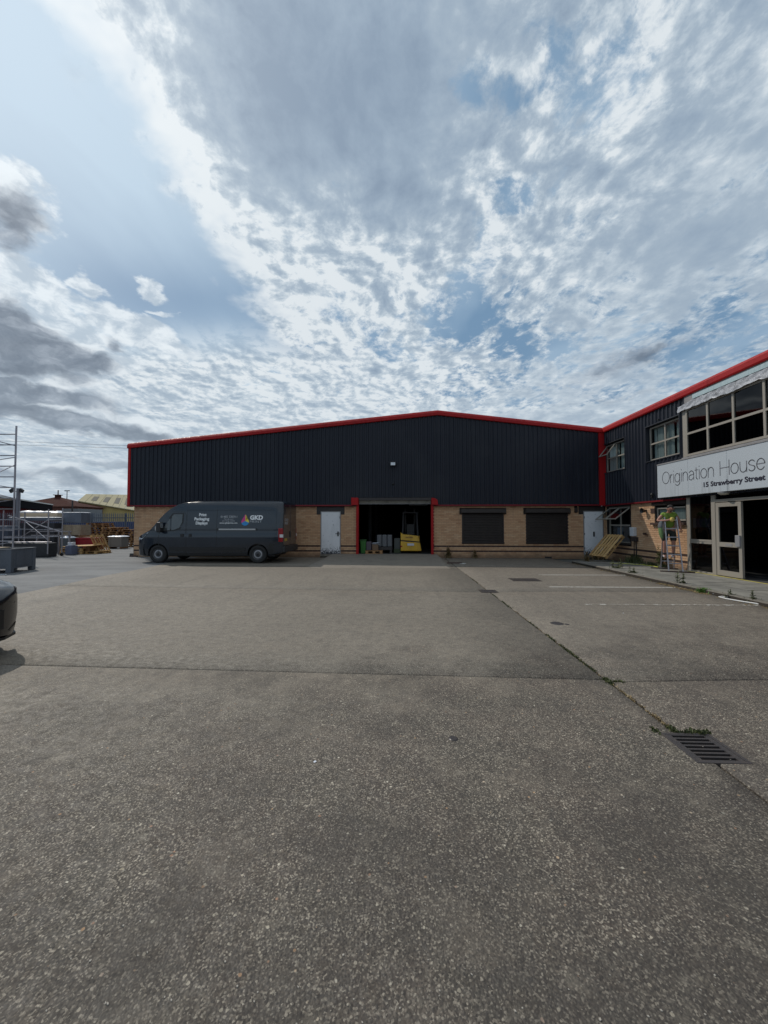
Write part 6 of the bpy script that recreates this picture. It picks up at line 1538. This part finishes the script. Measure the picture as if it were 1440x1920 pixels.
for sx in (-1, 1): m = MB(); m.obox((sx*.27, -.1, 3.32), (.08, 0, sx*-.06), (0, .05, 0), (sx*.04, 0, .07)); m.build('lamp_head', M_BLACK, t, local=True)
m = MB(); m.beam((-.27, -.04, 3.28), (.27, -.04, 3.28), .03, .03); m.build('cross_bar', M_DARKMET, t, local=True)
for k, (z0, z1) in enumerate(((14.5, 12.2), (13.6, 11.8))):
    pts = [(-110+10*j, 60+.5*j, z0+2.4-(z0-z1)*j/7+.012*(j-7)**2) for j in range(15)]; m = MB(); m.path(pts, .022, 5)
    tag(m.build('overhead_wire', M_BLACK), ('upper' if k == 0 else 'lower')+' thin overhead wire crossing the sky at the left', 'wire', 'overhead wires')

# ================================================================== WEEDS, MOSS, LITTER
def tuft(m, x, y, z, n, h, spread, rg, lean=.5):
    for _ in range(n):
        a = rg.uniform(0, 6.28); r = abs(rg.gauss(0, spread)); bx, by = x+math.cos(a)*r, y+math.sin(a)*r
        hh = h*rg.uniform(.4, 1.1); w = rg.uniform(.004, .009)*(1.9 if h > .08 else 1); d = rg.uniform(0, 6.28); l = hh*lean*rg.uniform(.2, 1)
        ox, oy = math.cos(d)*w, math.sin(d)*w; tx, ty = math.cos(d+1.5)*l, math.sin(d+1.5)*l
        m.quad((bx-ox, by-oy, z), (bx+ox, by+oy, z), (bx+ox*.7+tx*.4, by+oy*.7+ty*.4, z+hh*.6), (bx-ox*.7+tx*.4, by-oy*.7+ty*.4, z+hh*.6))
        i = len(m.v); m.v += [(bx-ox*.7+tx*.4, by-oy*.7+ty*.4, z+hh*.6), (bx+ox*.7+tx*.4, by+oy*.7+ty*.4, z+hh*.6), (bx+tx, by+ty, z+hh)]; m.f.append((i, i+1, i+2))
rg = random.Random(21)
m = MB(); dm = MB()
# (Y from, Y to, density, height) along the long joint
for (y0_, y1_, n, h, sp) in ((3.86, 4.02, 130, .024, .028), (4.2, 4.55, 100, .020, .016), (4.6, 5.1, 130, .022, .018), (5.25, 5.55, 60, .025, .014), (5.9, 6.3, 40, .02, .012), (7.2, 7.9, 70, .025, .015), (8.2, 8.7, 40, .02, .012), (10.2, 11.2, 60, .02, .015), (3.0, 3.1, 60, .03, .015)):
    for _ in range(n): tuft(m, JX+rg.gauss(0, sp*.6)+.01*math.sin(rg.random()*6), rg.uniform(y0_, y1_), -.008, 2, h, sp*.5, rg)
for _ in range(36): tuft(m, JX+rg.uniform(-.04, .16), 3.94+rg.gauss(0, .014), -.005, 2, .022, .02, rg)
for (y0_, y1_, n) in ((3.05, 3.35, 90), (3.4, 3.85, 70), (4.0, 7.0, 130), (9.3, 12, 60)):
    for _ in range(n): tuft(dm, JX+rg.gauss(0, .012), rg.uniform(y0_, y1_), -.006, 2, .014, .01, rg, 1.4)
for _ in range(50): tuft(m, 2.12+rg.uniform(-.02, .18), 3.0+rg.uniform(-.015, .02), .0, 3, .028, .015, rg)
for _ in range(16): tuft(m, 1.93+rg.gauss(0, .015), 3.02+rg.gauss(0, .015), 0, 3, .022, .01, rg)
tag(m.build('joint_grass', M_MOSS, fix=False), kind='stuff'); tag(dm.build('dry_joint_weeds', M_DRY, fix=False), kind='stuff')
def weed(label, x, y, z, h, n, sp, mm, tall=None, name='weed'):
    m = MB(); tuft(m, x, y, z, n, h, sp, rg, .8)
    if tall:
        for _ in range(tall[1]):
            hx, hy = x+rg.gauss(0, sp*.5), y+rg.gauss(0, sp*.5); H_ = tall[0]*rg.uniform(.7, 1); lx, ly = rg.uniform(-.1, .1)*H_, rg.uniform(-.1, .1)*H_
            m.tube((hx, hy, z), (hx+lx, hy+ly, z+H_), .008, 4, .004)
            for q in range(int(H_*90)):
                t = rg.uniform(.15, 1); a = rg.uniform(0, 6.28); l = .13*(1.1-t*.7)*rg.uniform(.6, 1.3)*min(1.0, H_/.4); c = Vector((hx+lx*t, hy+ly*t, z+H_*t)); e = c+Vector((math.cos(a)*l, math.sin(a)*l, l*.5)); s_ = Vector((-math.sin(a), math.cos(a), 0))*l*.30; mm_ = (c+e)/2
                m.quad(tuple(c), tuple(mm_+s_), tuple(e), tuple(mm_-s_))
    return tag(m.build(name, mm, fix=False), label, 'weed', 'weeds along kerb and wall')
weed('tall leafy weed against the brick left of the ladder', 9.18, 13.88, PAV_Z, .16, 60, .10, M_MOSS, (.75, 5), 'tall_weed')
weed('bushy green weeds behind the leaning pallet', 9.12, 15.35, PAV_Z, .30, 240, .22, M_MOSS, (.35, 8))
weed('low weeds at the wall foot between pallet and tall weed', 9.2, 14.5, PAV_Z, .13, 140, .18, M_MOSS, (.16, 4))
weed('leggy weed at the far kerb nearest the leaning pallet', 7.35, 13.3, PAV_Z-.02, .12, 90, .10, M_MOSS, (.34, 3))
weed('weed growing over the kerb at the far parking line', 7.12, 12.05, PAV_Z-.03, .12, 120, .09, M_MOSS, (.28, 3))
weed('tall single stemmed weed at the kerb by the middle parking line', 7.10, 9.98, 0.0, .09, 100, .08, M_MOSS, (.36, 2))
weed('bright green rounded clump at the kerb', 6.92, 9.05, 0.0, .11, 300, .075, mat('bright_weed', (.09, .17, .03), .7, fn=leaf_fn((.07, .14, .02), (.12, .22, .04))))
weed('drooping weed at the kerb beside the white hose', 6.98, 8.42, 0, .10, 110, .07, M_MOSS, (.20, 3))
weed('leaning weed nearest the camera along the kerb', 7.02, 7.95, 0, .10, 120, .08, M_MOSS, (.26, 3))
weed('dry brown stalks at the step of the right hand white door', 8.55, 17.0, 0, .45, 70, .12, M_DRY, (.6, 3))
weed('dry brown stalks at the far end of the kerb', 7.5, 15.7, 0, .32, 70, .10, M_DRY, (.5, 3))
weed('dark weed at the wall right of the loading door', 2.25, 17.6, 0, .35, 50, .08, M_DRY, (.55, 4))
weed('small dark weed under the left shuttered window', 3.45, 17.6, 0, .2, 40, .07, M_DRY, (.4, 3))
m = MB()
for _ in range(420): tuft(m, 6.86+rg.gauss(0, .03), rg.uniform(9.1, 15.4) if rg.random() < .7 else rg.uniform(3, 9), -.01, 1, .03, .02, rg, 1.0)
tag(m.build('kerb_moss', M_MOSS, fix=False), kind='stuff')
m = MB()
for _ in range(600):
    x, y = 6.80+rg.gauss(0, .06), rg.uniform(8.8, 10.4) if rg.random() < .6 else rg.uniform(4, 15.5); a = rg.uniform(0, 3.14); l = rg.uniform(.01, .03)
    m.obox((x, y, .006), (math.cos(a)*l, math.sin(a)*l, rg.uniform(-.004, .004)), (-math.sin(a)*l*.4, math.cos(a)*l*.4, 0), (0, 0, .002))
tag(m.build('dead_leaves', M_DRY, fix=False), kind='stuff')
m = MB()          # loose grit on the slabs
for _ in range(2600):
    y = .9+rg.random()**1.6*11; x = rg.uniform(-1.1, 1.1)*(y+1.2); s_ = rg.uniform(.001, .0032)
    if x > 6.7: continue
    m.obox((x, y, s_*.4), (s_, s_*rg.uniform(-.5, .5), 0), (-s_*.3, s_*.9, 0), (0, 0, s_*.55))
tag(m.build('loose_grit', mat('grit', (.34, .31, .27), .8), fix=False), kind='stuff')
# white hose and scraps
m = MB(); m.path([(6.94, 7.62, .02), (6.82, 7.95, .015), (6.74, 8.25, .014), (6.76, 8.45, .014), (6.86, 8.50, .014), (6.88, 8.38, .014)], .014, 8); m.path([(6.94, 7.62, .02), (6.97, 7.55, .03), (6.93, 7.50, .02)], .022, 8)
tag(m.build('white_hose', mat('white_hose', (.60, .59, .57), .5), smooth=True), 'white hose coiled beside the kerb at the nearest parking line', 'hose')
m = MB(); m.path([(8.0, 15.0, PAV_Z+.01), (8.5, 14.85, PAV_Z+.01), (8.9, 14.45, PAV_Z+.01), (9.0, 14.1, PAV_Z+.01), (8.95, 13.7, PAV_Z+.01)], .013, 6)
tag(m.build('yellow_hose', mat('yellow_hose', (.50, .50, .06), .5)), 'yellow hose lying on the pavement along the brick wall', 'hose')
for k, (x, y, lb) in enumerate(((7.0, 12.7, 'white litter scrap at the far end of the kerb'), (6.95, 10.35, 'white litter scrap at the kerb by the middle parking line'), (6.93, 8.75, 'white litter scrap by the white hose'), (7.62, 15.25, 'white litter scrap below the right hand white door'), (-.55, 2.55, 'tiny white scrap on the open concrete'), (3.9, 6.9, 'tiny pale scrap in the right hand slabs'), (-3.2, 14.75, 'pale litter scrap below the left hand white door'))):
    m = MB(); s_ = .030 if k < 4 or k == 6 else .006; rr_ = random.Random(k)
    for q in range(4): a = rr_.uniform(0, 3); m.obox((x+rr_.uniform(-s_, s_), y+rr_.uniform(-s_, s_), s_*.5), (math.cos(a)*s_, math.sin(a)*s_, s_*.3), (-math.sin(a)*s_*.6, math.cos(a)*s_*.6, s_*.2), (0, 0, s_*.1))
    tag(m.build('litter', M_FILM), lb, 'litter', 'litter scraps on the yard')
